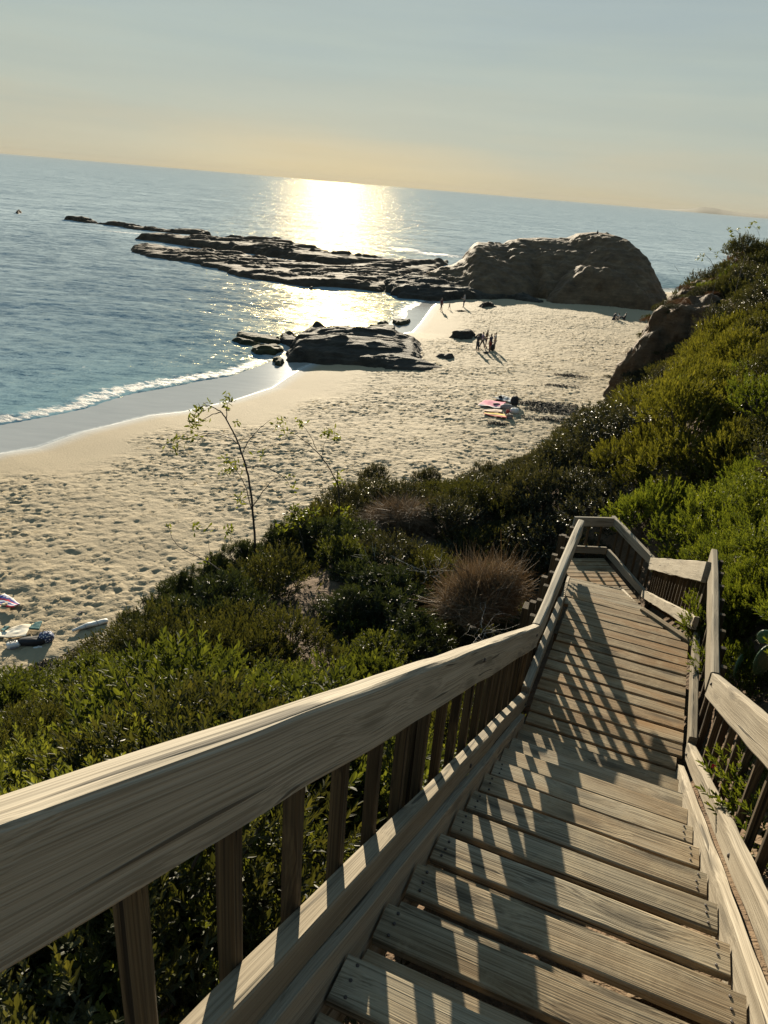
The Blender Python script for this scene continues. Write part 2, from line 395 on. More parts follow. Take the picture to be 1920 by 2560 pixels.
beam('handrail', lf, Wf(-1.43, .4, ZW+.69+slope*.4), Wf(-1.43, Lf-1.2, ZC+.70-slope*1.2), .055, .2, M_RAIL, fn, n=20, wob=.005)
beam('lower_rail', lf, Wf(-1.43, .4, ZW+.10+slope*.4), Wf(-1.43, Lf-1.2, ZC+.10-slope*1.2), .055, .13, M_RAIL, fn, n=20, wob=.005)
for i in range(2, 13):
    q = i*.29; zz = ZW+slope*q; baluster(lf, Wf(-1.49, q, zz-.05), Wf(-1.49, q, zz+.78))

# ================================================================== SHORE LINES (photo pixels laid on the sea level)
def line(px, z=0.0): return [tuple(at(x, y, z)[:2]) for x, y in px]
DRY = line([(0,1137),(92,1123),(201,1084),(293,1061),(375,1041),(458,1032),(586,1002),(678,972),(701,956),(714,947),(751,924),(870,868),(960,842),(1030,832),(1048,812),(1064,790),(1078,770),(1093,757),(1132,747)])
d0 = unit(np.array(DRY[0])-np.array(DRY[3]))
DRY = [(DRY[0][0]+d0[0]*80, DRY[0][1]+d0[1]*80-10)]+DRY+[(22,128),(48,150),(90,175),(170,220),(400,300)]
FOAM = line([(0,1064),(124,1043),(220,1023),(270,1004),(330,984),(412,970),(504,952),(586,940),(660,915),(720,890),(800,858),(900,835),(985,826),(1022,812),(1040,795),(1056,775),(1072,760),(1090,750),(1128,744)])
d0 = unit(np.array(FOAM[0])-np.array(FOAM[3]))
FOAM = [(FOAM[0][0]+d0[0]*80, FOAM[0][1]+d0[1]*80-10)]+FOAM+[(20,130),(46,153),(88,178),(168,223),(400,305)]

def beach_z(X, Y, d=None):
    if d is None: d = -poly_dist(DRY, X, Y)[0]
    z = np.where(d < 0, .10+.022*d, .10+1.05*(1-np.exp(-np.maximum(d, 0)/11.0)))
    return z+np.where(d < -6, .05*(d+6), 0)

def sand_z(X, Y):
    d = -poly_dist(DRY, X, Y)[0]; return beach_z(X, Y, d)+.10*fbm(X*.12, Y*.12, 2.0, 3)*sstep(3, 14, d)
# ---- hillside ground: a surface through hand-placed heights
HP = np.array([
 (0,0,12.7),(-.6,3,11.6),(1.7,4.6,10.3),(2.6,6.6,9.8),(3.6,9,8.0),(4.2,12.3,7.4),(3.0,15,7.2),(3.2,7.5,9.4),
 (-3,0,12.0),(-3,3,10.8),(-2.5,6,9.6),(-1,9,8.6),(0,12,8.2),(1,16,7.6),(2,20,6.6),(3,25,4.6),(4.6,29,2.4),(5.0,32,.8),
 (-8,1,10.4),(-7,5,8.4),(-6,9,6.6),(-6,13,4.0),(-6.2,16,2.0),(-6,19,.5),(-14,3,7.0),(-12,8,4.7),(-10.5,13,1.7),(-11,16,.3),(-20,5,4.4),(-18,10,1.6),(-16,14,.2),(-30,6,2),(-28,10,0),(-2.5,20,3.6),(-1.2,25,.7),
 (5,9,10.6),(6,6,12.6),(7,2,13.6),(4,1,13.2),(2.3,2.5,12.1),(3.2,4.8,11.2),(8,12,11.3),(6,16,9.4),(9,18,10.8),(6,22,7.9),(9,27,6.6),(7,31,3.2),(7.5,36,.8),(10,37,2.0),(12,31,7.4),
 (13,43,2.0),(12.5,46,.8),(16,39,7.8),(15.6,51,.9),(16.8,57,.8),(19.5,63,.8),(23,70,.8),(28,80,.8),(38,97,.8),(52,117,.8),(75,140,1.5),(110,165,2),
 (18,46,4.4),(20,51,3.6),(22,57,4.4),(27,57.6,7.0),(31,57,9),(22.5,63,6.4),(25,65,7.6),(29,63,9.6),(28,70,8.6),(32,77,9.0),(42,92,8.4),(58,112,8),(85,135,8),
 (13,24,11.4),(16,32,11.4),(20,40,11.4),(25,48,9.6),(31,54,10.6),(36,63,12.0),(40,75,11.2),(52,90,10.4),(75,115,10),
 (13,8,14.6),(16,16,14.2),(20,24,14.4),(25,32,14.8),(30,40,15.2),(36,50,15.6),(44,62,15.6),(60,80,14),(90,105,12.5),
 (22,6,16),(30,18,17.2),(40,32,18.4),(50,46,18.4),(66,62,17.5),(100,85,15),(60,20,20),(90,50,20),(140,110,15),(40,-5,19),(10,-12,15),(0,-12,14.6),(-20,-12,10),(-45,-10,6),(80,-10,20)], float)
def _tps():
    P = HP[:, :2]; n = len(P); D = np.sqrt(((P[:,None]-P[None])**2).sum(2)+3.0)
    A = np.zeros((n+3, n+3)); A[:n,:n] = D+np.eye(n)*.05; A[:n,n] = 1; A[:n,n+1:] = P; A[n,:n] = 1; A[n+1:,:n] = P.T
    b = np.zeros(n+3); b[:n] = HP[:,2]; return np.linalg.solve(A, b)
TW = _tps()
def hill_z(X, Y, rough=True):
    X = np.asarray(X, float); Y = np.asarray(Y, float); n = len(HP); z = TW[n]+TW[n+1]*X+TW[n+2]*Y
    for i in range(n): z = z+TW[i]*np.sqrt((X-HP[i,0])**2+(Y-HP[i,1])**2+3.0)
    if rough:
        k = sstep(9, 25, np.hypot(X, Y))
        z = z+k*(.45*fbm(X*.22, Y*.22, 3.0, 4)+.12*fbm(X*1.1, Y*1.1, 1.0, 3))
    return z

# ---- sand material
def sand():
    t = NT('beach_sand'); co = geoP(t)
    wet = attr(t, 'wet'); fl = attr(t, 'foamline'); tread_ = attr(t, 'trod')
    n1 = t.noise(co, .35, 5, .6); n2 = t.noise(co, 9, 4, .65); n3 = t.noise(co, 60, 2, .6)
    c = t.mix(n1, (.248,.196,.120), (.308,.250,.158))
    c = t.mix(t.math('MULTIPLY', n2, .35), c, (.27,.215,.135))
    deb = t.ramp(t.noise(t.maps(co, (1.5,2.4,1.5)), 1.6, 6, .72), [(.66, 0.0), (.73, 1.0)])
    c = t.mix(t.math('MULTIPLY', t.math('MULTIPLY', deb, tread_), .55), c, (.16,.115,.065))
    wc = t.mix(t.noise(t.maps(co, (.35,1.3,1), (0,0,.5)), .9, 4, .6), (.25,.25,.24), (.37,.365,.345))  # pale grey of reflected sky put into the wet sand's colour
    c = t.mix(t.ramp(wet, [(0, 0.0), (.35, 1.0)]), c, wc)
    c = t.mix(t.math('MULTIPLY', fl, t.ramp(t.noise(co, 3.5, 3), [(.35, .3), (.6, 1.0)])), c, (.85,.83,.78))
    film = t.ramp(wet, [(.45, 0.0), (.75, 1.0)])
    rg = t.math('MULTIPLY_ADD', film, -.78, .90)
    h = t.math('ADD', t.math('MULTIPLY', n2, .03), t.math('MULTIPLY', n3, .006))
    lum = t.noise(co, 2.6, 3, .55)
    h = t.math('ADD', h, t.math('MULTIPLY', t.math('MULTIPLY', lum, tread_), .10))
    dist = t.math('MULTIPLY_ADD', film, -.96, 1.0)
    ripple = t.noise(t.maps(co, (.6, 2.2, 1), (0,0,.55)), 1.2, 3, .5)
    h = t.math('ADD', t.math('MULTIPLY', h, dist), t.math('MULTIPLY', t.math('MULTIPLY', ripple, film), .010))
    return t.out(bsdf(t, Base_Color=c, Roughness=rg, Specular_IOR_Level=t.math('MULTIPLY_ADD', film, .6, .25), Normal=bump(t, h, .9, 1.0)))
M_SAND = sand()

def build_beach():
    xs = np.concatenate([np.linspace(-62,-34,60)[:-1], np.arange(-34, 46, .115), np.linspace(46, 150, 150)])
    ys = [9.0]
    while ys[-1] < 135: ys.append(ys[-1]+max(.095, .0024*ys[-1]))
    ys += list(np.linspace(137, 230, 30)); ys = np.array(ys)
    X, Y = np.meshgrid(xs, ys); d = -poly_dist(DRY, X, Y)[0]
    z = beach_z(X, Y, d)+.10*fbm(X*.12, Y*.12, 2.0, 3)*sstep(3, 14, d)
    trod = sstep(2.5, 7.5, d+1.6*fbm(X*.22, Y*.22, 8, 3))*(.62+.38*sstep(-.35, .25, fbm(X*.16, Y*.22, 3.3, 3)+.2*vnoise(X*.8, Y*.8)))
    # footprints: trodden hollows pressed into the dry sand, each with its pushed-up rim
    dents = np.zeros_like(z); N = 120000
    fx = rng.uniform(-34, 46, N); fy = 10+118*rng.random(N)
    for k in range(N):
        x0, y0 = fx[k], fy[k]; r = .06+.075*rng.random(); e = .7+.6*rng.random(); a = rng.random()*PI
        i0, i1 = np.searchsorted(xs, (x0-.55, x0+.55)); j0, j1 = np.searchsorted(ys, (y0-.55, y0+.55))
        if i1-i0 < 2 or j1-j0 < 2: continue
        u = X[j0:j1, i0:i1]-x0; v = Y[j0:j1, i0:i1]-y0; ca, sa = math.cos(a), math.sin(a)
        q = np.hypot((u*ca+v*sa)*e, (v*ca-u*sa)/e)/r
        dents[j0:j1, i0:i1] += (.022+.045*rng.random())*(-np.exp(-q*q*1.2)+.40*np.exp(-((q-1.45)/.42)**2))
    dents += .030*fbm(X*1.5, Y*1.9, 5.0, 3)+.016*fbm(X*4.5, Y*5.0, 9.0, 2)
    z = z+np.clip(dents, -.13, .10)*trod*1.25
    wet = np.clip(sstep(1.6, -.3, d)*.42+sstep(.35, -.25, d)*.58, 0, 1)
    fl = np.exp(-((d+.05+.12*vnoise(X*.8, Y*.8))/.11)**2)*.6
    me = mesh_np('beach', np.stack([X.ravel(), Y.ravel(), z.ravel()], 1), grid_quads(len(xs), len(ys)), M_SAND,
                 attrs={'wet': wet.ravel(), 'foamline': fl.ravel(), 'trod': trod.ravel()})
    tag(link('beach', me), kind='structure')
build_beach()

# ---- sea
def sea_mat():
    t = NT('sea_water'); co = geoP(t)
    shal = attr(t, 'shallow'); foam = attr(t, 'foam')
    ln = t.n('ShaderNodeVectorMath', {0: co}, operation='LENGTH').outputs['Value']
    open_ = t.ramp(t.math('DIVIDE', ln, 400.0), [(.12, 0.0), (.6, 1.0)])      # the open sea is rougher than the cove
    tot = None
    for sc, amp, st, rot, det in ((.035, .10, (1, 2.6, 1), .10, 2), (.22, .20, (1, 2.5, 1), -.18, 2), (1.1, .26, (1, 2.0, 1), .22, 3), (5.5, .20, (1, 1.3, 1), -.3, 2), (17.0, .26, (1, 1.2, 1), .5, 3)):
        nz = t.n('ShaderNodeTexNoise', {'Vector': t.maps(co, st, (0,0,rot)), 'Scale': sc, 'Detail': float(det), 'Roughness': .5}).outputs[1]
        v = t.n('ShaderNodeVectorMath', {0: t.n('ShaderNodeVectorMath', {0: nz, 1: (.5,.5,.5)}, operation='SUBTRACT').outputs[0], 1: (amp,amp*1.35,0)}, operation='MULTIPLY').outputs[0]
        tot = v if tot is None else t.n('ShaderNodeVectorMath', {0: tot, 1: v}, operation='ADD').outputs[0]
    gain = t.math('MULTIPLY_ADD', open_, .15, .95)
    tot = t.n('ShaderNodeVectorMath', {0: tot, 3: gain}, operation='SCALE').outputs[0]
    nrm = t.n('ShaderNodeVectorMath', {0: t.n('ShaderNodeNewGeometry').outputs['Normal'], 1: tot}, operation='ADD').outputs[0]
    nrm = t.n('ShaderNodeVectorMath', {0: nrm}, operation='NORMALIZE').outputs[0]
    base = t.mix(shal, t.mix(open_, (.235,.315,.370), (.47,.57,.62)), (.170,.280,.325))  # sky reflection put into the diffuse colour, strongest on the open sea
    fn = t.noise(t.maps(co, (1,1.6,1), (0,0,.3)), 1.25, 6, .70)
    f = t.math('MULTIPLY', foam, 1.0)
    fm = t.ramp(t.math('ADD', fn, t.math('MULTIPLY_ADD', f, .50, -.43)), [(.43, 0.0), (.57, 1.0)])
    fm = t.math('MULTIPLY', fm, t.ramp(f, [(0.0, 0.0), (.12, 1.0)]))
    fr = t.n('ShaderNodeFresnel', {'IOR': 1.33, 'Normal': nrm}).outputs[0]
    n3 = t.n('ShaderNodeVectorMath', {0: t.n('ShaderNodeVectorMath', {0: t.n('ShaderNodeNewGeometry').outputs['Normal'], 1: t.n('ShaderNodeVectorMath', {0: tot, 3: 1.9}, operation='SCALE').outputs[0]}, operation='ADD').outputs[0]}, operation='NORMALIZE').outputs[0]
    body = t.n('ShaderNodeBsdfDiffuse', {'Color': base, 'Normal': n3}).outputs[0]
    spk = t.n('ShaderNodeTexNoise', {'Vector': t.maps(co, (1,2.2,1), (0,0,.1)), 'Scale': .55, 'Detail': 3.0, 'Roughness': .65}).outputs[0]
    spk = t.ramp(spk, [(.38, .05), (.52, .40), (.62, 1.0), (.70, 2.6)])  # brighter and dimmer glint patches, also scaled into the gloss colour
    spk = t.math('MULTIPLY_ADD', t.math('SUBTRACT', spk, .5), t.math('MULTIPLY_ADD', open_, 1.5, .3), 1.0)
    cove = t.math('MULTIPLY', spk, t.math('MULTIPLY_ADD', open_, -2.6, 3.6))
    spc = lambda c: t.n('ShaderNodeVectorMath', {0: c, 3: cove}, operation='SCALE').outputs[0]
    n2 = t.n('ShaderNodeVectorMath', {0: t.n('ShaderNodeNewGeometry').outputs['Normal'], 1: t.n('ShaderNodeVectorMath', {0: tot, 3: 3.2}, operation='SCALE').outputs[0]}, operation='ADD').outputs[0]
    n2 = t.n('ShaderNodeVectorMath', {0: n2}, operation='NORMALIZE').outputs[0]
    fac = t.noise(t.maps(co, (1,1.7,1), (0,0,-.2)), 1.1, 3, .7)      # sun sparkle put into the gloss colour, on few facets of the chop
    fac = t.math('MULTIPLY', t.ramp(fac, [(.52, 0.0), (.62, .35), (.72, 1.0)]), 3.4)
    g1 = t.n('ShaderNodeBsdfGlossy', {'Color': t.n('ShaderNodeVectorMath', {0: (.29,.245,.14), 3: fac}, operation='SCALE').outputs[0], 'Roughness': .19, 'Normal': n2}).outputs[0]
    g2 = t.n('ShaderNodeBsdfGlossy', {'Color': spc((.021,.0175,.0095)), 'Roughness': t.math('MULTIPLY_ADD', open_, .30, .26), 'Normal': nrm}).outputs[0]
    gl = t.n('ShaderNodeMixShader', {0: .5, 1: g1, 2: g2}).outputs[0]
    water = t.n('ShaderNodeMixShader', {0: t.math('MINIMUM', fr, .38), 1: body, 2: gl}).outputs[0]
    fo = bsdf(t, Base_Color=(.38,.376,.355), Roughness=.7, Normal=bump(t, fn, 1.0, .35))
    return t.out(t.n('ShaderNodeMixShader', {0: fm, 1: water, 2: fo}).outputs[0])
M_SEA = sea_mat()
def build_sea():
    def spread(lo, hi, step, far, g):
        a = list(np.arange(lo, hi, step)); st = step
        while a[-1] < far: st *= g; a.append(a[-1]+st)
        st = step; b = [lo]
        while b[-1] > -far: st *= g; b.append(b[-1]-st)
        return np.array(b[:0:-1]+a)
    xs = spread(-75, 35, .36, 120000, 1.16)
    ys = [24.0]
    while ys[-1] < 320: ys.append(ys[-1]+max(.24, .0042*ys[-1]))
    st = ys[-1]-ys[-2]
    while ys[-1] < 120000: st *= 1.14; ys.append(ys[-1]+st)
    ys = np.array(ys); X, Y = np.meshgrid(xs, ys)
    g, arc = poly_dist(FOAM, X, Y)            # + = seaward of the bore's front
    near = sstep(400, 120, np.hypot(X, Y))*sstep(-140, -90, X)*sstep(80, 50, X)
    deep = sstep(0, 14, g)
    z = near*deep*(.07*fbm(X*.22+.1*Y, Y*.42, 1.0, 2)+.035*fbm(X*.9, Y*1.3, 4.0, 2))
    ww = 3.4+1.4*vnoise(arc*.09, 1.7)
    bore = np.exp(-((g-.75*ww)/(.42*ww))**2)*(.11+.06*vnoise(arc*.3, 5.0))
    lump = .5+.5*fbm(X*1.2, Y*1.2, 7.0, 3)
    lft = sstep(1160, 1100, Y*0+1130)
    z = np.where(g > 0, z+bore*(.55+.75*lump)+.02*sstep(0,.4,g), -.25)
    z = np.where(g < 0, -.03+.5*np.maximum(g, -1.2), z)
    foam = np.where(g > -.3, np.exp(-(np.maximum(g-.30*ww, (.30*ww-g)*2.2)/(.62*ww))**2), 0)
    foam = np.maximum(foam, .50*np.exp(-((g-2.6*ww)/(1.6*ww))**2)*sstep(.05, .5, vnoise(arc*.14, 9.0)+vnoise(X*.5, Y*.7)))
    # breaking swell and white water on the seaward side of the reef
    for (px, py, rx, ry, a) in ((1015,627,9,1.6,1.0),(1095,640,11,2.2,1.0),(1560,672,10,2,.6),(330,583,16,2.0,.9),(455,610,13,2.0,.75),(420,585,20,1.6,.7),(560,612,8,2,.7),(825,574,14,1.3,.6),(60,500,20,1.5,.5)):
        c = at(px, py, 0); q = ((X-c[0])/rx)**2+((Y-c[1])/ry)**2*.35
        foam = np.maximum(foam, a*np.exp(-q)); z = z+.55*a*np.exp(-(((X-c[0])/rx)**2+((Y-c[1]-2)/(ry*1.5))**2))*(a > .9)
    shal = np.clip(np.exp(-np.maximum(g, 0)/16)*.95, 0, 1)
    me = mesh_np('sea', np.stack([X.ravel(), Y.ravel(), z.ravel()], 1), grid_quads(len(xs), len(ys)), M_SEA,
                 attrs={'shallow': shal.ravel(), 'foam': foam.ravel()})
    tag(link('sea', me), kind='structure')
build_sea()

# ---- hillside ground
def soil():
    t = NT('bluff_soil'); co = geoP(t)
    n = t.noise(t.maps(co, (1,1,.6)), .9, 7, .65); n2 = t.noise(co, 7, 4, .6); st = t.noise(t.maps(co, (.5,.5,5)), .7, 4, .6)
    c = t.ramp(n, [(.3, (.040,.028,.018)), (.52, (.095,.066,.042)), (.72, (.150,.108,.068))])
    c = t.mix(t.ramp(st, [(.45, 0.0), (.7, .6)]), c, (.12,.075,.045))
    h = t.math('ADD', t.math('MULTIPLY', n, .5), t.math('MULTIPLY', n2, .12))
    return t.out(bsdf(t, Base_Color=c, Roughness=.95, Specular_IOR_Level=.15, Normal=bump(t, h, .9, .7)))
M_SOIL = soil()
def build_hill():
    xs = np.concatenate([np.linspace(-45,-12,45)[:-1], np.arange(-12, 50, .35), np.linspace(50.5, 150, 90)])
    ys = np.concatenate([np.linspace(-12,0,18)[:-1], np.arange(0, 90, .35), np.linspace(90.5, 190, 100)])
    X, Y = np.meshgrid(xs, ys); z = hill_z(X, Y)
    gul = ridged(X*.34+.3*fbm(X*.5, Y*.5, 1, 2), Y*.34, 2.0, 4); z = z+(-1.3*(gul-.6)+.40*fbm(X*.8, Y*.8, 4.0, 4))*np.exp(-((z-5)/3.6)**2)*sstep(40, 55, Y)
    me = mesh_np('hillside', np.stack([X.ravel(), Y.ravel(), z.ravel()], 1), grid_quads(len(xs), len(ys)), M_SOIL)
    tag(link('hillside', me), kind='structure')
build_hill()

# ================================================================== ROCKS
def rockmat(name, a, b, c_, strata=1.0, wetz=None, spec=.3, rough=.85, bmp=1.0):
    t = NT(name); co = geoP(t)
    n = t.noise(co, .55, 8, .66); n2 = t.noise(t.maps(co, (1,1,2.4)), 2.6, 6, .66)
    st = t.noise(t.maps(co, (.10,.10,1.6), (.10,.14,0)), 1.6, 5, .62)
    c = t.ramp(n, [(.28, a), (.52, b), (.74, c_)])
    c = t.mix(t.math('MULTIPLY', t.ramp(st, [(.42, 0.0), (.62, 1.0)]), .45*strata), c, tuple(x*.55 for x in a))
    c = t.mix(t.math('MULTIPLY', t.ramp(n2, [(.5, 0.0), (.7, 1.0)]), .35), c, c_)
    r = rough
    if wetz:
        zz = t.n('ShaderNodeSeparateXYZ', {0: co}).outputs[2]
        w = t.ramp(t.math('DIVIDE', t.math('ADD', zz, t.math('MULTIPLY', n, .8)), wetz*2), [(.35, 1.0), (.6, 0.0)])
        c = t.mix(w, c, (.020,.022,.010)); r = t.math('MULTIPLY_ADD', w, -.42, rough)
    h = t.math('ADD', t.math('MULTIPLY', n, .5), t.math('ADD', t.math('MULTIPLY', n2, .22), t.math('MULTIPLY', st, .35)))
    return t.out(bsdf(t, Base_Color=c, Roughness=r, Specular_IOR_Level=spec, Normal=bump(t, h, bmp, .55)))
M_HEAD = rockmat('ochre_sandstone', (.044,.027,.014), (.102,.064,.033), (.180,.118,.062), .8, bmp=.7)
M_REEF = rockmat('dark_reef_rock', (.022,.015,.010), (.050,.035,.022), (.092,.066,.040), .5, .40, .2, .88, .5)
M_SLAB = rockmat('grey_slab_rock', (.018,.015,.011), (.038,.032,.024), (.068,.057,.043), .8, .35, .22, .85)
M_KELP = rockmat('kelp_covered_rock', (.010,.011,.006), (.026,.027,.011), (.060,.055,.018), .2, None, .25, .85)

def height_rock(name, poly, zf, step, mat, label, cat='rock', group=None, zlow=-.5, pad=1.0):
    P = np.array(poly); lo = P.min(0)-pad; hi = P.max(0)+pad; c = P.mean(0)
    xs = np.arange(lo[0], hi[0]+step, step); ys = np.arange(lo[1], hi[1]+step, step); X, Y = np.meshgrid(xs, ys)
    sd = poly_in(poly, X, Y); Z = zf(X, Y, sd)
    dx, dy = np.gradient(Z, step)[1], np.gradient(Z, step)[0]
    # weathered overhang: steep faces are pushed sideways a little
    amp = .35*fbm(X*.9, Z*1.4, Y*.9, 3)*np.clip(np.hypot(dx, dy)-.7, 0, 1.2)
    V = np.stack([X+amp*dx/(1+np.hypot(dx,dy))-c[0], Y+amp*dy/(1+np.hypot(dx,dy))-c[1], Z], -1)
    Q = grid_quads(len(xs), len(ys)); keep = Z.ravel() > zlow+.02; Q = Q[keep[Q].any(1)]
    us = np.unique(Q); mp = np.zeros(len(keep), int); mp[us] = np.arange(len(us))
    o = link(name, mesh_np(name, V.reshape(-1,3)[us], mp[Q], mat), None, None, (c[0], c[1], 0))
    return tag(o, label, cat, group)

# headland: measured along its length from the photo, ~40 m long, ~25 m deep
hb = [at(x, y, 0.8)[:2] for x, y in ((1046,702),(1120,726),(1185,741),(1270,742),(1350,742),(1372,750),(1440,757),(1500,764),(1560,772),(1650,775))]
sky_px = [(1046,694),(1080,676),(1130,662),(1160,648),(1176,620),(1192,607),(1225,607),(1262,610),(1275,601),(1300,598),(1350,597),(1420,597),(1445,589),(1470,585),(1496,583),(1540,590),(1562,599),(1580,612),(1600,632),(1610,655),(1624,674),(1634,699),(1652,722)]
crest = [atd(x, y, 124+16*math.sin(min(1, (x-1046)/600)*PI)**.7) for x, y in sky_px]
cx = np.array([c[0] for c in crest]); cz = np.array([max(.4, c[2]) for c in crest]); cy = np.array([c[1] for c in crest])
fx_ = np.array([p[0] for p in hb]); fy_ = np.array([p[1] for p in hb])
def head_z(X, Y, sd):
    yf = np.interp(X, fx_, fy_); yc = np.interp(X, cx, cy)
    yf = yf+1.1*fbm(X*.22, X*0+3, 0, 3)+3.2*np.exp(-((X-26.5)/4.0)**2)+2.0*np.exp(-((X-9)/3.0)**2)
    t = np.clip((Y-yf)/np.maximum(yc-yf, 2), -1, 3)
    top = np.interp(X+.25*fbm(X*.3, Y*.3, 2.0, 3), cx, cz, left=-2, right=-2)
    front = np.clip(t, 0, 1)
    gul = ridged(X*.24+.35*fbm(X*.3, Y*.2, 1, 2), Y*.05, 2.0, 4)            # rain gullies running down the face
    p = .62+.55*(gul-.6)+.25*fbm(X*.11, Y*.0, 4.0, 2)
    prof = np.where(t < 1, .30*front**.45+.70*(1-(1-front)**(1.0+1.2*np.clip(p, .1, 1.2))), 1-sstep(1.0, 2.0, t))
    z = .3+(top-.3)*prof
    z = z-(gul-.62)*1.3*np.clip(t*3, 0, 1)*np.clip((1.05-t)*2.4, 0, 1)
    z = z+.32*fbm(X*.26, Y*.26, 6.0, 4)*np.clip(t*4, 0, 1)*sstep(1.05, .65, t)+.16*fbm(X*1.4, Y*1.4, 2.0, 3)*sstep(1.05, .8, t)+.12*fbm(X*.5, Y*.5, 9.0, 2)
    ledge = np.round(z*1.1+.3*X*.1)/1.1; z = z*.86+ledge*.14
    return np.where(t <= 0, -.6+np.minimum(t, 0)*3, np.where(t > 2.1, -1, z))
hpoly = [tuple(p) for p in hb]+[(48,124),(52,176),(20,180),(0,160)]
height_rock('rock', hpoly, head_z, .24, M_HEAD, 'large tan sandstone headland rock closing the far end of the beach')

# the boulder butting out of the headland's front, right half
bp_ = at(1500, 760, .8)
def butt_z(X, Y, sd):
    gul = ridged(X*.30+.3*fbm(X*.3, Y*.3, 1, 2), Y*.10, 1.0, 4)
    z = .2+6.2*(1-(1-np.clip(sd/6.5, 0, 1))**(1.9+1.6*(gul-.6)))*(.80+.22*fbm(X*.16, Y*.16, 2, 2))
    z = z-(gul-.6)*1.6*sstep(.2, 2, sd)+.25*fbm(X*.9, Y*.9, 3, 4)
    return np.where(sd < -.1, -.6, z)
bpoly = [(p[0], p[1]-1.6) for p in (at(x, y, .8)[:2] for x, y in ((1358,746),(1376,753),(1430,757),(1485,762),(1540,769),(1596,776),(1640,778)))]
bpoly += [(bpoly[-1][0]+1, bpoly[-1][1]+13), (bpoly[3][0]+1, bpoly[3][1]+15), (bpoly[0][0]+2, bpoly[0][1]+12)]
height_rock('rock', bpoly, butt_z, .20, M_HEAD, 'blunt ochre rock buttress before the right half of the headland')

# low slab at the foot of the headland, beside the two walkers
def slab_z(h, n=.35, tilt=0.0, ax=0.0, edge=1.1, terr=3.0, gro=.5):
    def f(X, Y, sd):
        u = X*math.cos(ax)+Y*math.sin(ax); v = -X*math.sin(ax)+Y*math.cos(ax)
        e = sstep(-.15, edge, sd+.5*fbm(X*.5, Y*.5, 1.0, 3))
        z = e*(h*(.62+.38*sstep(0, 5, sd))+n*fbm(u*.16, v*.55, 2.0, 4)+.35*n*fbm(u*.6, v*1.6, 5.0, 3))+tilt*(Y-np.mean(Y))*e
        z = z-gro*n*(ridged(u*.10, v*.42, 8.0, 3)-.55)*e
        zt = np.floor(z*terr)/terr; z = z*.45+(zt+sstep(.55, 1.0, z*terr-np.floor(z*terr))/terr)*.55
        return np.where(sd < -.9, -.6, z-.55*(1-e))
    return f
def P0(pts, z=0.0): return [tuple(at(x, y, z)[:2]) for x, y in pts]
height_rock('rock', P0([(950,712),(968,733),(1010,742),(1060,748),(1120,752),(1160,750),(1210,752),(1270,750),(1330,764),(1380,766),(1300,742),(1240,726),(1160,716),(1100,700),(1040,692)], .3), slab_z(1.7, .4, 0, .5), .22, M_SLAB,
            'low dark stepped rock shelf under the headland')
# the reef, from the headland out to sea: three long ledges
height_rock('rock', P0([(305,622),(330,634),(350,642),(440,655),(520,672),(575,690),(640,702),(700,712),(760,720),(840,722),(960,735),(1010,722),(1060,700),(1090,690),(1120,668),(1100,650),(1000,660),(900,662),(820,668),(700,655),(600,640),(540,632),(470,628),(400,618),(340,612)]), slab_z(.95, .30, 0, .42, 2.2, 1.6, .8), .30, M_REEF,
            'long dark low tide reef of wet ledges running out from the headland', 'reef')
height_rock('rock', P0([(330,598),(380,604),(430,612),(520,625),(600,634),(700,648),(800,664),(900,668),(960,672),(1040,676),(1130,664),(1128,650),(1040,662),(960,660),(905,652),(850,646),(790,630),(740,616),(690,608),(640,604),(590,606),(540,606),(490,604),(440,598),(385,593)]), slab_z(1.6, .40, 0, .36, 2.4, 1.5, .8), .34, M_REEF,
            'raised back ridge of the dark reef against the sun glitter', 'reef')
height_rock('rock', P0([(158,549),(200,556),(250,562),(290,566),(330,574),(390,580),(440,585),(500,588),(530,592),(528,582),(480,580),(420,578),(370,572),(310,565),(262,560),(205,551),(165,546)]), slab_z(1.1, .5, 0, .30, 1.2, 2.0, .8), .4, M_REEF,
            'thin line of dark rocks at the seaward tip of the reef', 'reef')
height_rock('rock', P0([(34,533),(46,536),(58,533),(50,530),(40,530)]), slab_z(1.0, .3, 0, 0, 1.0), .3, M_REEF, 'small lone dark rock awash in the sea at the far left', 'rock')
height_rock('rock', P0([(774,722),(779,725),(785,722),(780,719)]), slab_z(.75, .1, 0, 0, .5), .12, M_REEF, 'tiny dark rock tip standing in the glittering water below the reef', 'rock')
# the big near rock on the water's edge
height_rock('rock', P0([(700,907),(760,904),(820,914),(900,926),(985,938),(1060,944),(1122,936),(1108,926),(1068,912),(1072,890),(1060,868),(1030,852),(960,846),(880,842),(800,836),(740,838),(712,868),(690,890)], .3),
            lambda X, Y, sd: slab_z(1.55, .30, 0, .30, 1.6, 2.6, .8)(X, Y, sd)*np.clip(.60+.055*(Y-58), .40, 1.25)*(1-.62*np.clip((X+6)/9.5, 0, 1))+.60*np.clip((X+7)/9, 0, 1)*(sd > -.3), .14, M_SLAB, 'broad dark grey rock slab lying on the sand at the water edge')
height_rock('rock', P0([(735,846),(760,854),(800,856),(850,852),(880,846),(880,838),(820,832),(770,826),(742,832)], .2), slab_z(1.9, .25, 0, .2, 1.6, 1.2, .3), .14, M_SLAB, 'rounded dark boulder on the seaward side of the grey slab')
height_rock('rock', P0([(682,846),(690,862),(728,868),(760,862),(764,848),(730,838),(700,838)], .2), slab_z(1.2, .3, 0, .1, 1.2, 1.6, .3), .14, M_SLAB, 'blocky brown boulder at the left end of the grey slab')
height_rock('rock', P0([(690,876),(700,895),(740,908),(780,906),(800,892),(790,872),(740,862)], .2), slab_z(1.0, .35, 0, .6, 1.1, 2, .5), .14, M_SLAB, 'leaning dark boulders between the grey slab and the kelp rocks')
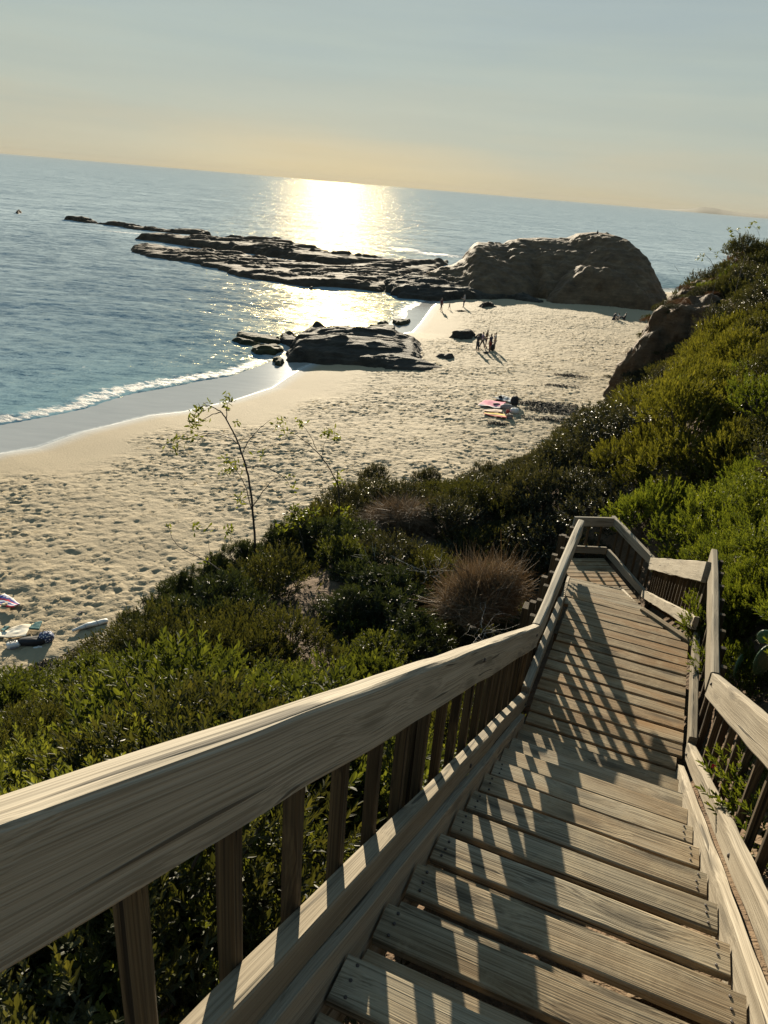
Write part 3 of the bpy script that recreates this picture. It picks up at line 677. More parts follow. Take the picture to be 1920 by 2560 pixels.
for i, (pts, h) in enumerate((([(585,836),(592,848),(640,858),(700,864),(705,850),(650,842),(605,834)], .7), ([(566,850),(600,862),(640,872),(690,868),(640,858),(590,850)], .5), ([(610,878),(630,892),(690,892),(720,880),(690,868),(640,872)], .8), ([(668,902),(678,915),(705,918),(728,910),(712,898),(690,896)], .6))):
    height_rock('rock', P0(pts), slab_z(h+.08, .25, 0, .3, .45, 2.5, .6), .12, M_KELP, ['wet kelp covered rock touching the boulders, uppermost of the kelp rocks', 'thin kelp covered rock, farthest out in the foam', 'large kelp covered rock before the leaning boulders', 'small mossy kelp rock at the edge of the wash'][i], 'rock', 'kelp covered rocks by the slab')
for i, (pts, h) in enumerate((([(905,828),(935,836),(985,834),(1000,822),(960,818),(925,820)], .5), ([(975,808),(990,818),(1030,812),(1030,802),(1000,800)], .35), ([(940,812),(960,818),(975,812),(955,808)], .3), ([(1022,846),(1060,858),(1085,872),(1060,846)], .35))):
    height_rock('rock', P0(pts), slab_z(h, .3, 0, .3, .6, 2.5, .6), .12, M_KELP, ['mossy flat rock in the shallow water above the slab', 'small mossy rock nearest the swash beyond the slab', 'tiny mossy rock in the glittering shallows', 'flat dark rock at the back right corner of the slab'][i], 'rock', 'mossy rocks in the shallows')
for i, (pts, h) in enumerate((([(1132,832),(1150,839),(1186,840),(1182,828),(1160,827)], .45), ([(1184,836),(1205,838),(1222,838),(1208,830),(1190,830)], .4), ([(1092,884),(1120,893),(1160,890),(1120,880)], .22), ([(1190,757),(1205,763),(1240,762),(1236,755)], .45), ([(14,1388),(20,1397),(34,1384),(32,1372),(22,1374)], .42))):
    height_rock('rock', P0(pts, 1.0), lambda X, Y, sd, h=h: 1.0+slab_z(h, .12, 0, .3, .5, 2.5, .4)(X, Y, sd)*1.0, .10, M_SLAB if i != 4 else M_HEAD, ['flat pointed dark rock in the sand behind the standing group', 'low rounded rock half hidden behind the standing group', 'thin dark rock flush with the sand right of the slab', 'long flat grey rock on the edge of the headland shadow', 'small brown boulder alone on the open sand at the far left'][i], 'rock', None, .6)

# ---- the eroded brown cliff where the right hillside meets the sand
cl = [atd(x, y, 60.0) for x, y in ((1480,962),(1488,918),(1500,890),(1530,858),(1560,832),(1590,806),(1612,787),(1640,776),(1690,766),(1760,752))]
clx = np.array([p[0] for p in cl]); clz = np.array([p[2] for p in cl])
def cliff_z(X, Y, sd):
    top = np.interp(X-.10*(Y-60), clx, clz)
    gul = ridged(X*.62+.4*fbm(X*.3, Y*.4, 1, 2), Y*.42, 2.0, 4)
    e = np.clip((sd+.6*fbm(X*.35, Y*.35, 3, 3))/2.6, 0, 1); rise = .55*e**.55+.45*e
    z = .5+(top-.5)*np.clip(rise*(1-1.3*(gul-.6)*(1-e)), 0, 1)+.42*fbm(X*.8, Y*.8, 5, 5)*e-.9*(gul-.6)*e
    return np.where(sd < -.2, -.6, np.where(sd < 0, .5, z))
height_rock('cliff', [(clx[0]-.1, 57.6), (19, 55.6), (23, 54.6), (28, 54.2), (34, 57), (38, 66), (33, 80), (27.5, 79), (22.5, 69.5), (18.6, 62.5)], cliff_z, .16, rockmat('eroded_earth', (.030,.017,.008), (.080,.047,.023), (.145,.089,.045), .5),
            'eroded dark brown earth cliff where the right hillside meets the sand', 'cliff', None, .2)

# ---- far island
def island():
    n = 90; V = []; F = []
    for i in range(n):
        t = i/(n-1); yw = math.radians(16.5+17.0*t); R = 24000
        h = 15+190*max(0, math.exp(-((t-.22)/.10)**2)*.75+.62*math.exp(-((t-.48)/.13)**2)+.55*math.exp(-((t-.8)/.2)**2))*(.8+.25*float(fbm(t*9, 1.0, 0, 4)))
        h *= min(1, t*9)
        for dR, hh in ((0, -40), (900, h), (3500, -40)): V.append((math.sin(yw)*(R+dR), math.cos(yw)*(R+dR), hh))
    for i in range(n-1):
        for k in range(2): F.append((i*3+k, i*3+3+k, i*3+4+k, i*3+1+k))
    o = link('island_hills', mesh('island_hills', V, F, plain('island_scrub', (.10,.10,.07), .95, .2, .001, 0), True)); tag(o, kind='structure')
island()

# ================================================================== LIGHT, SKY
SUN_EL, SUN_YAW = math.radians(14.0), math.radians(-5.4)
wd = bpy.data.worlds.new('World'); S.world = wd; wd.use_nodes = True
t = NT('', wd)
sky = t.n('ShaderNodeTexSky', sky_type='NISHITA', sun_disc=False, sun_elevation=SUN_EL, sun_rotation=SUN_YAW, altitude=0, air_density=1.1, dust_density=3.2, ozone_density=1.6)
EXPO = 1.5
SKYC = t.n('ShaderNodeVectorMath', {0: sky.outputs[0], 1: (.05*2**EXPO,)*3}, operation='MULTIPLY').outputs[0]
den = t.n('ShaderNodeVectorMath', {0: t.n('ShaderNodeVectorMath', {0: SKYC, 1: (1.45, 1.45, 1.62)}, operation='MULTIPLY').outputs[0], 1: (1, 1, 1)}, operation='ADD').outputs[0]
comp = t.n('ShaderNodeVectorMath', {0: SKYC, 1: den}, operation='DIVIDE').outputs[0]
dirv = t.n('ShaderNodeTexCoord').outputs['Generated']
zz = t.n('ShaderNodeSeparateXYZ', {0: dirv}).outputs[2]
# a thin smoke layer over the sea, with faint streaks of high cloud
streak = t.noise(t.maps(dirv, (2.0, 2.0, 15.0)), 1.6, 4, .55)
zs = t.math('ADD', zz, t.math('MULTIPLY_ADD', streak, .13, -.065))
smoke = t.ramp(zs, [(0.0, (.60,.55,.39)), (.025, (.565,.555,.435)), (.07, (.49,.545,.475)), (.14, (.425,.515,.49)), (.20, (.375,.475,.495)), (.55, (.20,.35,.48))])
grade = t.mix(.84, comp, smoke)
sh = t.n('ShaderNodeVectorMath', {0: dirv, 1: (math.sin(SUN_YAW), math.cos(SUN_YAW), .015)}, operation='DOT_PRODUCT').outputs['Value']
glow = t.math('MULTIPLY', t.ramp(sh, [(.90, 0.0), (.97, .10), (1.0, .55)]), t.ramp(zz, [(0.0, 1.0), (.055, .25), (.13, 0.0)]))
grade = t.mix(glow, grade, (.95, .72, .36))
lay = t.noise(t.maps(dirv, (1.5, 1.5, 26.0)), 1.3, 5, .6)
grade = t.mix(1.0, grade, t.mix(lay, (.90, .91, .93), (1.10, 1.09, 1.06)), 'MULTIPLY')
hs = t.n('ShaderNodeVectorMath', {0: grade, 1: (10/2**EXPO,)*3}, operation='MULTIPLY').outputs[0]
bgn = t.n('ShaderNodeBackground', {'Color': hs, 'Strength': .1})
t.t.links.new(bgn.outputs[0], t.n('ShaderNodeOutputWorld').inputs[0])
sd_ = bpy.data.lights.new('sun', 'SUN'); sd_.energy = 5.0; sd_.angle = math.radians(.55); sd_.color = (1.0, .87, .66)
so = bpy.data.objects.new('sun', sd_); COL.objects.link(so)
sv = Vector((math.sin(SUN_YAW)*math.cos(SUN_EL), math.cos(SUN_YAW)*math.cos(SUN_EL), math.sin(SUN_EL)))
so.rotation_euler = sv.to_track_quat('Z', 'Y').to_euler(); so.location = (0, 30, 40)
S.view_settings.view_transform = 'Standard'; S.view_settings.look = 'None'; S.view_settings.exposure = EXPO; S.view_settings.gamma = 1
S.render.engine = 'CYCLES'; S.cycles.max_bounces = 6; S.cycles.transparent_max_bounces = 8
S.cycles.sample_clamp_indirect = 6; S.cycles.caustics_reflective = False; S.cycles.caustics_refractive = False

# the air over the sea
def haze():
    lo, hi = (-40000, -40, -46), (40000, 34000, 190)
    V = [(x, y, z) for z in (lo[2], hi[2]) for y in (lo[1], hi[1]) for x in (lo[0], hi[0])]
    F = [(0,2,3,1),(4,5,7,6),(0,1,5,4),(2,6,7,3),(0,4,6,2),(1,3,7,5)]
    t = NT('sea_haze')
    v = t.n('ShaderNodeVolumePrincipled', {'Color': (.46,.44,.39), 'Density': HAZE, 'Anisotropy': 0.0}).outputs[0]
    t.t.links.new(v, t.n('ShaderNodeOutputMaterial').inputs['Volume'])
    tag(link('haze', mesh('haze', V, F, t.m)), kind='stuff')
HAZE = 2.2e-5
haze()

# ================================================================== PLANTS
def hit(px, py, far=140):       # where the sight line through a photo pixel meets the ground
    r = ray(px, py); ts = np.concatenate([np.arange(1.5, 30, .05), np.arange(30, far, .2)])/r[1]
    X, Y, Z = r[0]*ts, r[1]*ts, EYE+r[2]*ts
    g = np.maximum(hill_z(X, Y), beach_z(X, Y)); i = int(np.argmax(Z < g))
    return np.array([X[i], Y[i], g[i]])
def proj(p):
    X, Y, Z = p[0], p[1], p[2]-EYE; zf = Y*cp-Z*sp; upv = Y*sp+Z*cp
    if zf < .1: return (-9999, -9999)
    u = FPX*X/zf; v = -FPX*upv/zf
    return (960+u*cr-v*sr, 1280+u*sr+v*cr)

def leaves_np(C, D, N, L, Wd, fold=.25):
    """C base points, D directions, N face normals; six-point folded leaves"""
    n = len(C); D = D/np.linalg.norm(D, axis=1)[:,None]
    Sv = np.cross(D, N); Sv /= np.maximum(1e-6, np.linalg.norm(Sv, axis=1))[:,None]; Nn = np.cross(Sv, D)
    L = np.broadcast_to(L, (n,))[:,None]; w = np.broadcast_to(Wd, (n,))[:,None]*.5
    f = fold*w
    V = np.stack([C, C+D*L*.33+Sv*w*.9+Nn*f, C+D*L*.70+Sv*w*.85+Nn*f*.8, C+D*L-Nn*L*.05, C+D*L*.70-Sv*w*.85+Nn*f*.8, C+D*L*.33-Sv*w*.9+Nn*f], 1)
    b = np.arange(n)[:,None]*6
    Q = np.concatenate([b+np.array([0,1,2,3]), b+np.array([0,3,4,5])])
    return V.reshape(-1,3), Q
def rdir(n):
    v = rng.normal(size=(n,3)); return v/np.linalg.norm(v, axis=1)[:,None]
def foliage(name, mat, nsprig, per, leafL, leafW, R=(1,1,.75), lobes=9, spl=.22, upness=.5, ang=.9, flat=.25, inner=.25, lumpy=.42, core=True):
    """crown of leafy sprigs over several overlapping lobes; unit size about R"""
    R = np.array(R); lc = rdir(lobes)*rng.uniform(.25, .68, (lobes,1)); lc[:,2] = np.abs(lc[:,2])*.9+.12
    lr = rng.uniform(lumpy*.75, lumpy*1.25, lobes)
    k = rng.integers(0, lobes, nsprig); d = rdir(nsprig); d[:,2] = np.where(d[:,2] < -.35, -d[:,2], d[:,2])
    rad = np.where(rng.random(nsprig) < inner, rng.uniform(.3, .9, nsprig), rng.uniform(.9, 1.06, nsprig))
    P = (lc[k]+d*(lr[k]*rad)[:,None])*R
    dist = np.min(np.linalg.norm(P[:,None]/R-lc[None], axis=2)/lr[None], axis=1)
    vis = (dist > .80) | (rng.random(nsprig) < inner); P, d, k = P[vis], d[vis], k[vis]; m = len(P)
    sd = d+np.array([0,0,1.0])*upness+rng.normal(size=(m,3))*.28; sd /= np.linalg.norm(sd, axis=1)[:,None]
    sl = spl*rng.uniform(.6, 1.25, m)
    T = np.tile(np.linspace(.12, 1.0, per), (m,1)); Cc = P[:,None]+sd[:,None]*(T*sl[:,None])[...,None]
    a = rng.normal(size=(m,3)); e1 = np.cross(sd, a); e1 /= np.linalg.norm(e1, axis=1)[:,None]; e2 = np.cross(sd, e1)
    ph = np.arange(per)*2.4+rng.random((m,1))*6.28
    rdl = e1[:,None]*np.cos(ph)[...,None]+e2[:,None]*np.sin(ph)[...,None]
    an = ang*(1.15-.75*T)[...,None]
    LD = sd[:,None]*np.cos(an)+rdl*np.sin(an)+rng.normal(size=(m,per,3))*.10
    LN = sd[:,None]*np.sin(an)-rdl*np.cos(an)+rng.normal(size=(m,per,3))*flat
    size = (1.0-.45*np.abs(T-.45))*rng.uniform(.75, 1.2, (m,per))
    C = Cc.reshape(-1,3); keep = C[:,2] > -.12
    V, Q = leaves_np(C[keep], LD.reshape(-1,3)[keep], LN.reshape(-1,3)[keep], (leafL*size).ravel()[keep], (leafW*size).ravel()[keep])
    spv = rng.random(m)[:,None]*.6+rng.random((m,per))*.4
    yg = np.clip(T*1.4-.75, 0, 1)*(rng.random((m,1)) < .5)*rng.uniform(.3, 1, (m,1))
    lv = np.repeat(spv.ravel()[keep], 6); yv = np.repeat((yg+0*T).ravel()[keep], 6)
    if core:    # stems inside
        pass
    return mesh_np(name, V, Q, mat, False, {'lv': lv, 'yg': yv})
def tube_np(paths, r0, r1, sides=4):
    V = []; Q = []
    for p, ra, rb in paths:
        p = np.asarray(p, float); n = len(p); b0 = len(V)
        for i in range(n):
            d = unit(p[min(i+1,n-1)]-p[max(i-1,0)]); a = unit(np.cross(d, (0.3,.2,1) if abs(d[2]) < .9 else (1,0,0))); b = np.cross(d, a)
            r = ra+(rb-ra)*i/(n-1)
            for j in range(sides): V.append(p[i]+(a*math.cos(2*PI*j/sides)+b*math.sin(2*PI*j/sides))*r)
        for i in range(n-1):
            for j in range(sides): Q.append((b0+i*sides+j, b0+i*sides+(j+1) % sides, b0+(i+1)*sides+(j+1) % sides, b0+(i+1)*sides+j))
    return np.array(V), np.array(Q)
def stems_mesh(n=9, spread=.7, h=.7):
    paths = []
    for i in range(n):
        a = rng.random()*6.28; r = spread*rng.random()**.5
        e = np.array((math.cos(a)*r, math.sin(a)*r, h*(.5+.5*rng.random()))); m = e*.5+np.array((0,0,.12))+rng.normal(size=3)*.05
        paths.append(([(e[0]*.08, e[1]*.08, -.35), m, e], .022, .006))
    V, Q = tube_np(paths, 0, 0); return mesh_np('stem', V, Q, M_STEM, True)
STEM = [stems_mesh() for _ in range(3)]
def dry_ball(name, mat, n, R=(1,1,.85), curl=.75):
    """dense ball of thin branching dry twigs"""
    d = rdir(n); d[:,2] = np.abs(d[:,2])*1.0-.12; R = np.array(R)
    lob = .86+.45*vnoise(d[:,0]*1.7, d[:,1]*1.7, d[:,2]*1.7); s0 = d*(rng.uniform(.12, .80, n)*lob)[:,None]*R; L = rng.uniform(.10, .26, n)*np.where(rng.random(n) < .06, 1.3, 1)
    dd = d*.75+rng.normal(size=(n,3))*.85+np.array((0,0,.25)); dd /= np.linalg.norm(dd, axis=1)[:,None]
    b = rng.normal(size=(n,3))*curl; K = 4; T = np.linspace(0, 1, K)
    P = s0[:,None]+dd[:,None]*(L[:,None]*T)[...,None]*R+b[:,None]*(L[:,None]*T**2)[...,None]
    P[...,2] = np.maximum(P[...,2], -.05)
    w = rng.normal(size=(n,3)); w = np.cross(w, dd); w /= np.linalg.norm(w, axis=1)[:,None]
    wid = (.0050*(1-.75*T))[None,:,None]
    A = P+w[:,None]*wid; B = P-w[:,None]*wid; V = np.stack([A, B], 2).reshape(-1,3)
    base = np.arange(n)[:,None,None]*(K*2)+np.arange(K-1)[None,:,None]*2
    Q = (base+np.array([0,1,3,2])).reshape(-1,4)
    lv = np.repeat(rng.random(n), K*2); yg = np.repeat((rng.random(n) < .10)*.9, K*2)
    return mesh_np(name, V, Q, mat, False, {'lv': lv, 'yg': yg})

PROTO = {
 # near hedge: oval 4-5 cm leaves
 'near':  [foliage('foliage', L_NEAR, 820, 13, .056, .024, (.75,.75,.5), 10, .16, .75, .95) for _ in range(3)],
 'nearg': [foliage('foliage', L_GREY, 760, 13, .056, .019, (.75,.75,.48), 10, .17, .7, 1.0) for _ in range(2)],
 'bright':[foliage('foliage', L_BRIGHT, 860, 12, .088, .037, (1,1,.78), 11, .22, .8, .95) for _ in range(3)],
 'mid':   [foliage('foliage', L_MID, 940, 11, .080, .034, (1,1,.72), 11, .20, .7, .95) for _ in range(3)],
 'dark':  [foliage('foliage', L_DARK, 620, 15, .125, .026, (1,1,.85), 9, .20, .6, 1.25, .3, .25, .36) for _ in range(3)],
 'yellow':[foliage('foliage', L_YEL, 1500, 11, .085, .021, (1,1,.70), 13, .20, 1.0, .6) for _ in range(3)],
 'green': [foliage('foliage', L_GRN, 1300, 11, .080, .023, (1,1,.70), 12, .20, 1.0, .7) for _ in range(3)],
 'olive': [foliage('foliage', L_OLV, 1300, 10, .075, .024, (1,1,.72), 12, .20, .8, .8) for _ in range(3)],
 'scrub': [foliage('foliage', L_SCRUB, 1300, 10, .060, .030, (1,1,.70), 14, .20, .7, 1.0, .6) for _ in range(3)],
 'red':   [foliage('foliage', L_RED, 1000, 9, .060, .020, (1,1,.62), 12, .20, .6, .9) for _ in range(2)],
 'dry':   [dry_ball('twigs', L_DRY, 19000) for _ in range(2)],
}
LAB = {
 'near':  ('low bright leafy hedge shrub seen between the balusters of the left railing', 'hedge shrubs below the left railing', 'hedge_shrub'),
 'nearg': ('low grey-green leafy hedge shrub below the left railing', 'grey-green hedge shrubs below the left railing', 'hedge_shrub'),
 'bright':('bright green oval-leaved shrub on the slope left of the stairs', 'bright green shrubs left of the stairs', 'shrub'),
 'mid':   ('mid green rounded shrub on the slope toward the beach', 'mid green shrubs toward the beach', 'shrub'),
 'dark':  ('dark shrub with narrow glossy leaves below the saplings', 'dark glossy shrubs below the saplings', 'shrub'),
 'yellow':('feathery yellow-green shrub in the mass covering the right slope', 'yellow-green shrubs on the right slope', 'shrub'),
 'green': ('fresh green shrub crowding the right slope behind the right railing', 'fresh green shrubs on the right slope', 'shrub'),
 'olive': ('olive green shrub on the upper right hillside', 'olive shrubs on the right hillside', 'shrub'),
 'scrub': ('dull dark scrub bush speckled with glints, between the beach and the yellow-green mass', 'dull scrub bushes above the beach', 'scrub_bush'),
 'red':   ('reddish brown dry scrub bush near the top of the right hillside', 'reddish scrub on the right hillside', 'scrub_bush'),
 'dry':   ('dry brown bush of bare twigs', 'dry twig bushes', 'dry_bush'),
}
SPECS = []
CACT = [(1815,1575),(1880,1540),(1990,1540),(1990,1790),(1830,1740)]     # the prickly pear stands clear here
SKYL = np.array([(-300,1700),(0,1692),(110,1700),(200,1655),(260,1600),(330,1545),(400,1500),(450,1445),(520,1415),(600,1370),(700,1320),(760,1310),(850,1220),(890,1170),(1000,1180),(1180,1185),(1290,1150),(1400,1105),(1480,1035),(1505,1000),(1560,985),(1620,930),(1690,850),(1700,0)], float)
def shrub(kind, x, y, sc, zs=1.0, z=None, label=None, sink=.10):
    g = float(hill_z(np.array([x]), np.array([y]))[0]) if z is None else z
    if y < 5.5 and any(inpoly(CACT, *proj((x+dx*sc, y, g+dz*sc*zs))) for dx in (-.7, 0, .7) for dz in (.3, .9)): return
    for _ in range(5):          # the crowns stop where the open sand shows behind them
        a_, b_ = proj((x, y, g+sc*zs*(1.15-sink)))
        if a_ > 1700 or y > 53.5 or b_ > np.interp(a_, SKYL[:,0], SKYL[:,1])-12: break
        sc *= .78
        if z is not None: g -= .05
    else: return
    SPECS.append((kind, x, y, sc, zs, None if z is None else g, label, sink))
def build_shrubs(limit=280):
    """the shrubs that show largest become things of their own, the many small far ones one mass of scrub"""
    def rank(q):
        k, x, y, sc, zs, z, lab, sink = q
        return 1e9 if lab or k.startswith('near') else sc*zs**.5/max(2.0, math.hypot(x, y))
    qs = sorted(SPECS, key=rank, reverse=True); n_all = 0; rest = []
    for q in qs:
        kind, x, y, sc, zs, z, label, sink = q
        if not kind.startswith('near'):
            n_all += 1
            if n_all > limit: rest.append(q); continue
        lab, grp, nm = LAB[kind]; g = float(hill_z(np.array([x]), np.array([y]))[0]) if z is None else z
        o = empty(nm, (x, y, g-sink*sc), label or lab, 'shrub', None if label else grp)
        me = PROTO[kind][rng.integers(len(PROTO[kind]))]
        f = link('twigs' if kind == 'dry' else 'foliage', me, None, o); f.scale = (sc*rng.uniform(.92,1.1), sc*rng.uniform(.92,1.1), sc*zs); f.rotation_euler = (rng.normal()*.05, rng.normal()*.05, rng.random()*6.28)
        if not kind.startswith('near'):
            q = link('stem', STEM[rng.integers(3)], None, o); q.scale = (sc, sc, sc*zs); q.rotation_euler = (0,0,rng.random()*6.28)
    if not rest: return
    # far scrub: points carrying kind, turn and size, filled by geometry nodes
    col = bpy.data.collections.new('scrub_kinds'); order = []
    for i, k in enumerate(sorted({q[0] for q in rest})):
        for j, me in enumerate(PROTO[k]):
            col.objects.link(bpy.data.objects.new('scrub_%02d_%d' % (i, j), me)); order.append((k, j))
    V = []; idx = []; rot = []; scl = []
    for kind, x, y, sc, zs, z, label, sink in rest:
        g = float(hill_z(np.array([x]), np.array([y]))[0]) if z is None else z
        V.append((x, y, g-sink*sc)); idx.append(order.index((kind, int(rng.integers(len(PROTO[kind])))))); rot.append((0, 0, rng.random()*6.28)); scl.append((sc, sc, sc*zs))
    me = mesh('hillside_scrub', V, [], None, attrs={'rot': np.array(rot), 'scl': np.array(scl)})
    at_ = me.attributes.new('idx', 'INT', 'POINT'); at_.data.foreach_set('value', idx)
    o = link('hillside_scrub', me); tag(o, 'mass of small distant scrub covering the far hillside', None, None, 'stuff')
    gt = bpy.data.node_groups.new('scatter_scrub', 'GeometryNodeTree')
    gt.interface.new_socket('Geometry', in_out='INPUT', socket_type='NodeSocketGeometry'); gt.interface.new_socket('Geometry', in_out='OUTPUT', socket_type='NodeSocketGeometry')
    N = gt.nodes; L = gt.links; gi = N.new('NodeGroupInput'); go = N.new('NodeGroupOutput'); ip = N.new('GeometryNodeInstanceOnPoints'); ci = N.new('GeometryNodeCollectionInfo')
    ci.inputs['Collection'].default_value = col; ci.inputs['Separate Children'].default_value = True; ci.inputs['Reset Children'].default_value = True
    def na(nm, ty): q = N.new('GeometryNodeInputNamedAttribute'); q.data_type = ty; q.inputs['Name'].default_value = nm; return q.outputs['Attribute']
    L.new(gi.outputs[0], ip.inputs['Points']); L.new(ci.outputs[0], ip.inputs['Instance']); ip.inputs['Pick Instance'].default_value = True
    L.new(na('idx', 'INT'), ip.inputs['Instance Index']); L.new(na('rot', 'FLOAT_VECTOR'), ip.inputs['Rotation']); L.new(na('scl', 'FLOAT_VECTOR'), ip.inputs['Scale'])
    L.new(ip.outputs[0], go.inputs[0]); m = o.modifiers.new('scatter', 'NODES'); m.node_group = gt

def inpoly(pts, x, y): return float(poly_in(pts, np.array([x], float), np.array([y], float))[0]) > 0
Z_YEL = [(1925,800),(1780,850),(1690,960),(1650,1050),(1600,1130),(1560,1230),(1500,1320),(1600,1420),(1760,1350),(1925,1250)]
Z_GRN = [(1925,1130),(1760,1200),(1600,1330),(1640,1500),(1760,1500),(1760,2600),(2600,2600),(2600,1100)]
Z_SCR = [(1480,960),(1560,930),(1660,900),(1700,950),(1650,1060),(1600,1130),(1560,1230),(1510,1340),(1380,1330),(1330,1220),(1300,1160),(1400,1100)]
Z_DARK = [(400,1480),(560,1380),(700,1330),(800,1300),(860,1330),(1000,1420),(1120,1560),(1200,1650),(1060,1700),(1000,1600),(760,1560),(560,1560),(420,1600),(330,1580)]
def pick(px, py, y, x=0):
    if inpoly(Z_GRN, px, py) and (py > 1290 or rng.random() < .75): return 'green'
    if inpoly(Z_YEL, px, py): return 'yellow' if rng.random() < .88 else 'green'
    if inpoly(Z_SCR, px, py): return 'scrub' if rng.random() < .8 else 'olive'
    if px > 1440 and py < 1050:
        if py < 660+.3*(1920-px) and px > 1700: return 'red' if rng.random() < .4 else 'olive'
        return rng.choice(['olive', 'olive', 'green', 'scrub', 'olive'])
    if inpoly(Z_DARK, px, py): return rng.choice(['dark', 'dark', 'mid', 'olive'])
    if px > 800 and py < 1480: return 'olive' if rng.random() < .55 else 'scrub'
    n_ = float(vnoise(np.array([x*.45]), np.array([y*.45]), 2.0)[0])
    if n_ < -.22: return 'olive'
    if py < 1640 and px < 700: return 'bright' if n_ < .25 else 'mid'
    return 'mid' if n_ > .0 else 'bright'
def on_stairs(x, y):
    p = np.array((x, y, 0)); a, s = p@NV, p@DV
    if -1.15 < a < 1.35 and s < 8.2: return True
    q = p-np.array((A0[0], A0[1], 0)); af, sf = q@fn, q@fd
    if -2.1 < af < .75 and -.5 < sf < Lf+.5: return True
    q = p-np.array((4.8, 11.62, 0)); ac, sc = q@cn, q@cd
    return -2.2 < ac < .75 and -.6 < sc < 2.5
CLIFF = [(1482,955),(1496,900),(1560,830),(1612,785),(1680,785),(1660,850),(1600,890),(1540,930)]
placed = []
DRYP = [([(1080,1360),(1200,1310),(1330,1350),(1350,1500),(1280,1590),(1120,1580),(1070,1480)], 9.4), ([(900,1210),(1010,1180),(1130,1220),(1130,1330),(1000,1340),(900,1320)], 15.5)]
def scatter(n, xr, yr, r_of):
    for _ in range(n):
        x, y = rng.uniform(*xr), rng.uniform(*yr); g = float(hill_z(np.array([x]), np.array([y]))[0])
        if g < float(beach_z(np.array([x]), np.array([y]))[0])+.25 or on_stairs(x, y): continue
        px, py = proj((x, y, g+.5))
        if not (-260 < px < 2200 and 540 < py < 3000): continue
        r = r_of(x, y)*rng.uniform(.8, 1.25)
        if y > 20 and any(inpoly(CLIFF, *proj((x+dx*r, y, g+dz*r))) for dx in (-.7, 0, .7) for dz in (.1, .6, 1.0)): continue
        if any((x-a)**2+(y-b)**2 < ((r+c)*.45)**2 for a, b, c in placed): continue
        if y < 20 and any(inpoly(D, *proj((x+dx*r, y, g+dz*r))) for D, yd in DRYP if y < yd for dx in (-.6, 0, .6) for dz in (.3, 1.0)): continue
        k = pick(px, py, y, x)
        placed.append((x, y, r)); shrub(k, x, y, r, rng.uniform(.75, 1.35))

# hero plants, placed first
def put(kind, px, py, sc, zs=1.0, label=None, z=None):
    h = hit(px, py); print(kind, px, py, h.round(2)); placed.append((h[0], h[1], sc)); return shrub(kind, h[0], h[1], sc, zs, None, label)
def put_at(kind, px, py, y, sc, zs, label):
    c = atd(px, py, y); placed.append((c[0], c[1], sc*.8)); return shrub(kind, c[0], c[1], sc, zs, c[2]-.42*sc*zs, label, 0)
put_at('dry', 1205, 1445, 9.6, .92, 1.18, 'large dry brown ball of bare twigs just left of the railing bend')
put_at('dry', 1005, 1268, 15.8, 1.15, .65, 'wide dry brown twig bush behind the dark glossy shrubs, nearer the beach')
for px, py, y, sc, zs in ((450,1510,13.5,.9,1.1),(545,1450,13.6,1.0,1.2),(655,1400,13.4,1.05,1.2),(745,1450,12.6,1.1,1.1),(640,1520,12.2,1.0,1.1),(840,1350,13.8,1.0,1.1),(900,1440,12.0,1.0,1.0),(560,1540,12.6,.9,1.0),(980,1500,11.0,.9,1.0),(790,1550,11.4,.9,1.0),(1020,1600,9.6,.8,1.0),(400,1580,12.8,.9,1.0)):
    c = atd(px, py, y); placed.append((c[0], c[1], sc)); shrub('dark', c[0], c[1], sc, zs, c[2]-.5*sc*zs, None, 0)
for px, py, y, sc, zs, k in ((300,1640,11.5,1.0,1.1,'bright'),(420,1650,10.8,.95,1.2,'bright'),(560,1630,10.6,.9,1.1,'mid'),(720,1620,10.2,.85,1.1,'bright'),(860,1610,9.8,.8,1.0,'bright')):
    c = atd(px, py, y); placed.append((c[0], c[1], sc)); shrub(k, c[0], c[1], sc, zs, c[2]-.5*sc*zs, None, 0)
scatter(2600, (-16, 12), (1.5, 27), lambda x, y: .62+.030*y)
scatter(3200, (3, 40), (14, 80), lambda x, y: .80+.020*y)
scatter(1500, (4, 16), (1, 24), lambda x, y: .75+.02*y)
scatter(1500, (15, 62), (35, 100), lambda x, y: 1.0+.016*y)
# the hedge right under the left railing and by the right railing
for i in range(150):
    a = -rng.uniform(1.0, 4.2); s = rng.uniform(-.2, 6.6); p = W(a, s, 0)
    if any((p[0]-q[0])**2+(p[1]-q[1])**2 < .33**2 for q in placed if q[2] < .6): continue
    placed.append((p[0], p[1], .45)); shrub('nearg' if (s < 1.3 and a > -2.2 and rng.random() < .7) else 'near', p[0], p[1], rng.uniform(.75, 1.05), rng.uniform(.9, 1.25))
for i in range(60):
    s = rng.uniform(1.6, 9); a = rng.uniform(1.85 if s < 4 else 1.6, 3.0); p = W(a, s, 0)
    if any((p[0]-q[0])**2+(p[1]-q[1])**2 < .40**2 for q in placed if q[2] < .8): continue
    placed.append((p[0], p[1], .5)); shrub('green', p[0], p[1], rng.uniform(.5, .75), rng.uniform(.9, 1.3), None) 
for px, py in ((1800,1340),(1860,1330),(1915,1330),(1790,1400),(1850,1400),(1910,1400),(1800,1460),(1860,1460),(1915,1470),(1800,1520),(1850,1530),(1900,1530),(1815,1590),(1860,1700),(1910,1720),(1850,1760)):
    h = hit(px, py+25); placed.append((h[0], h[1], .45)); shrub('green', h[0], h[1], .016*h[1]+.36, 1.1)
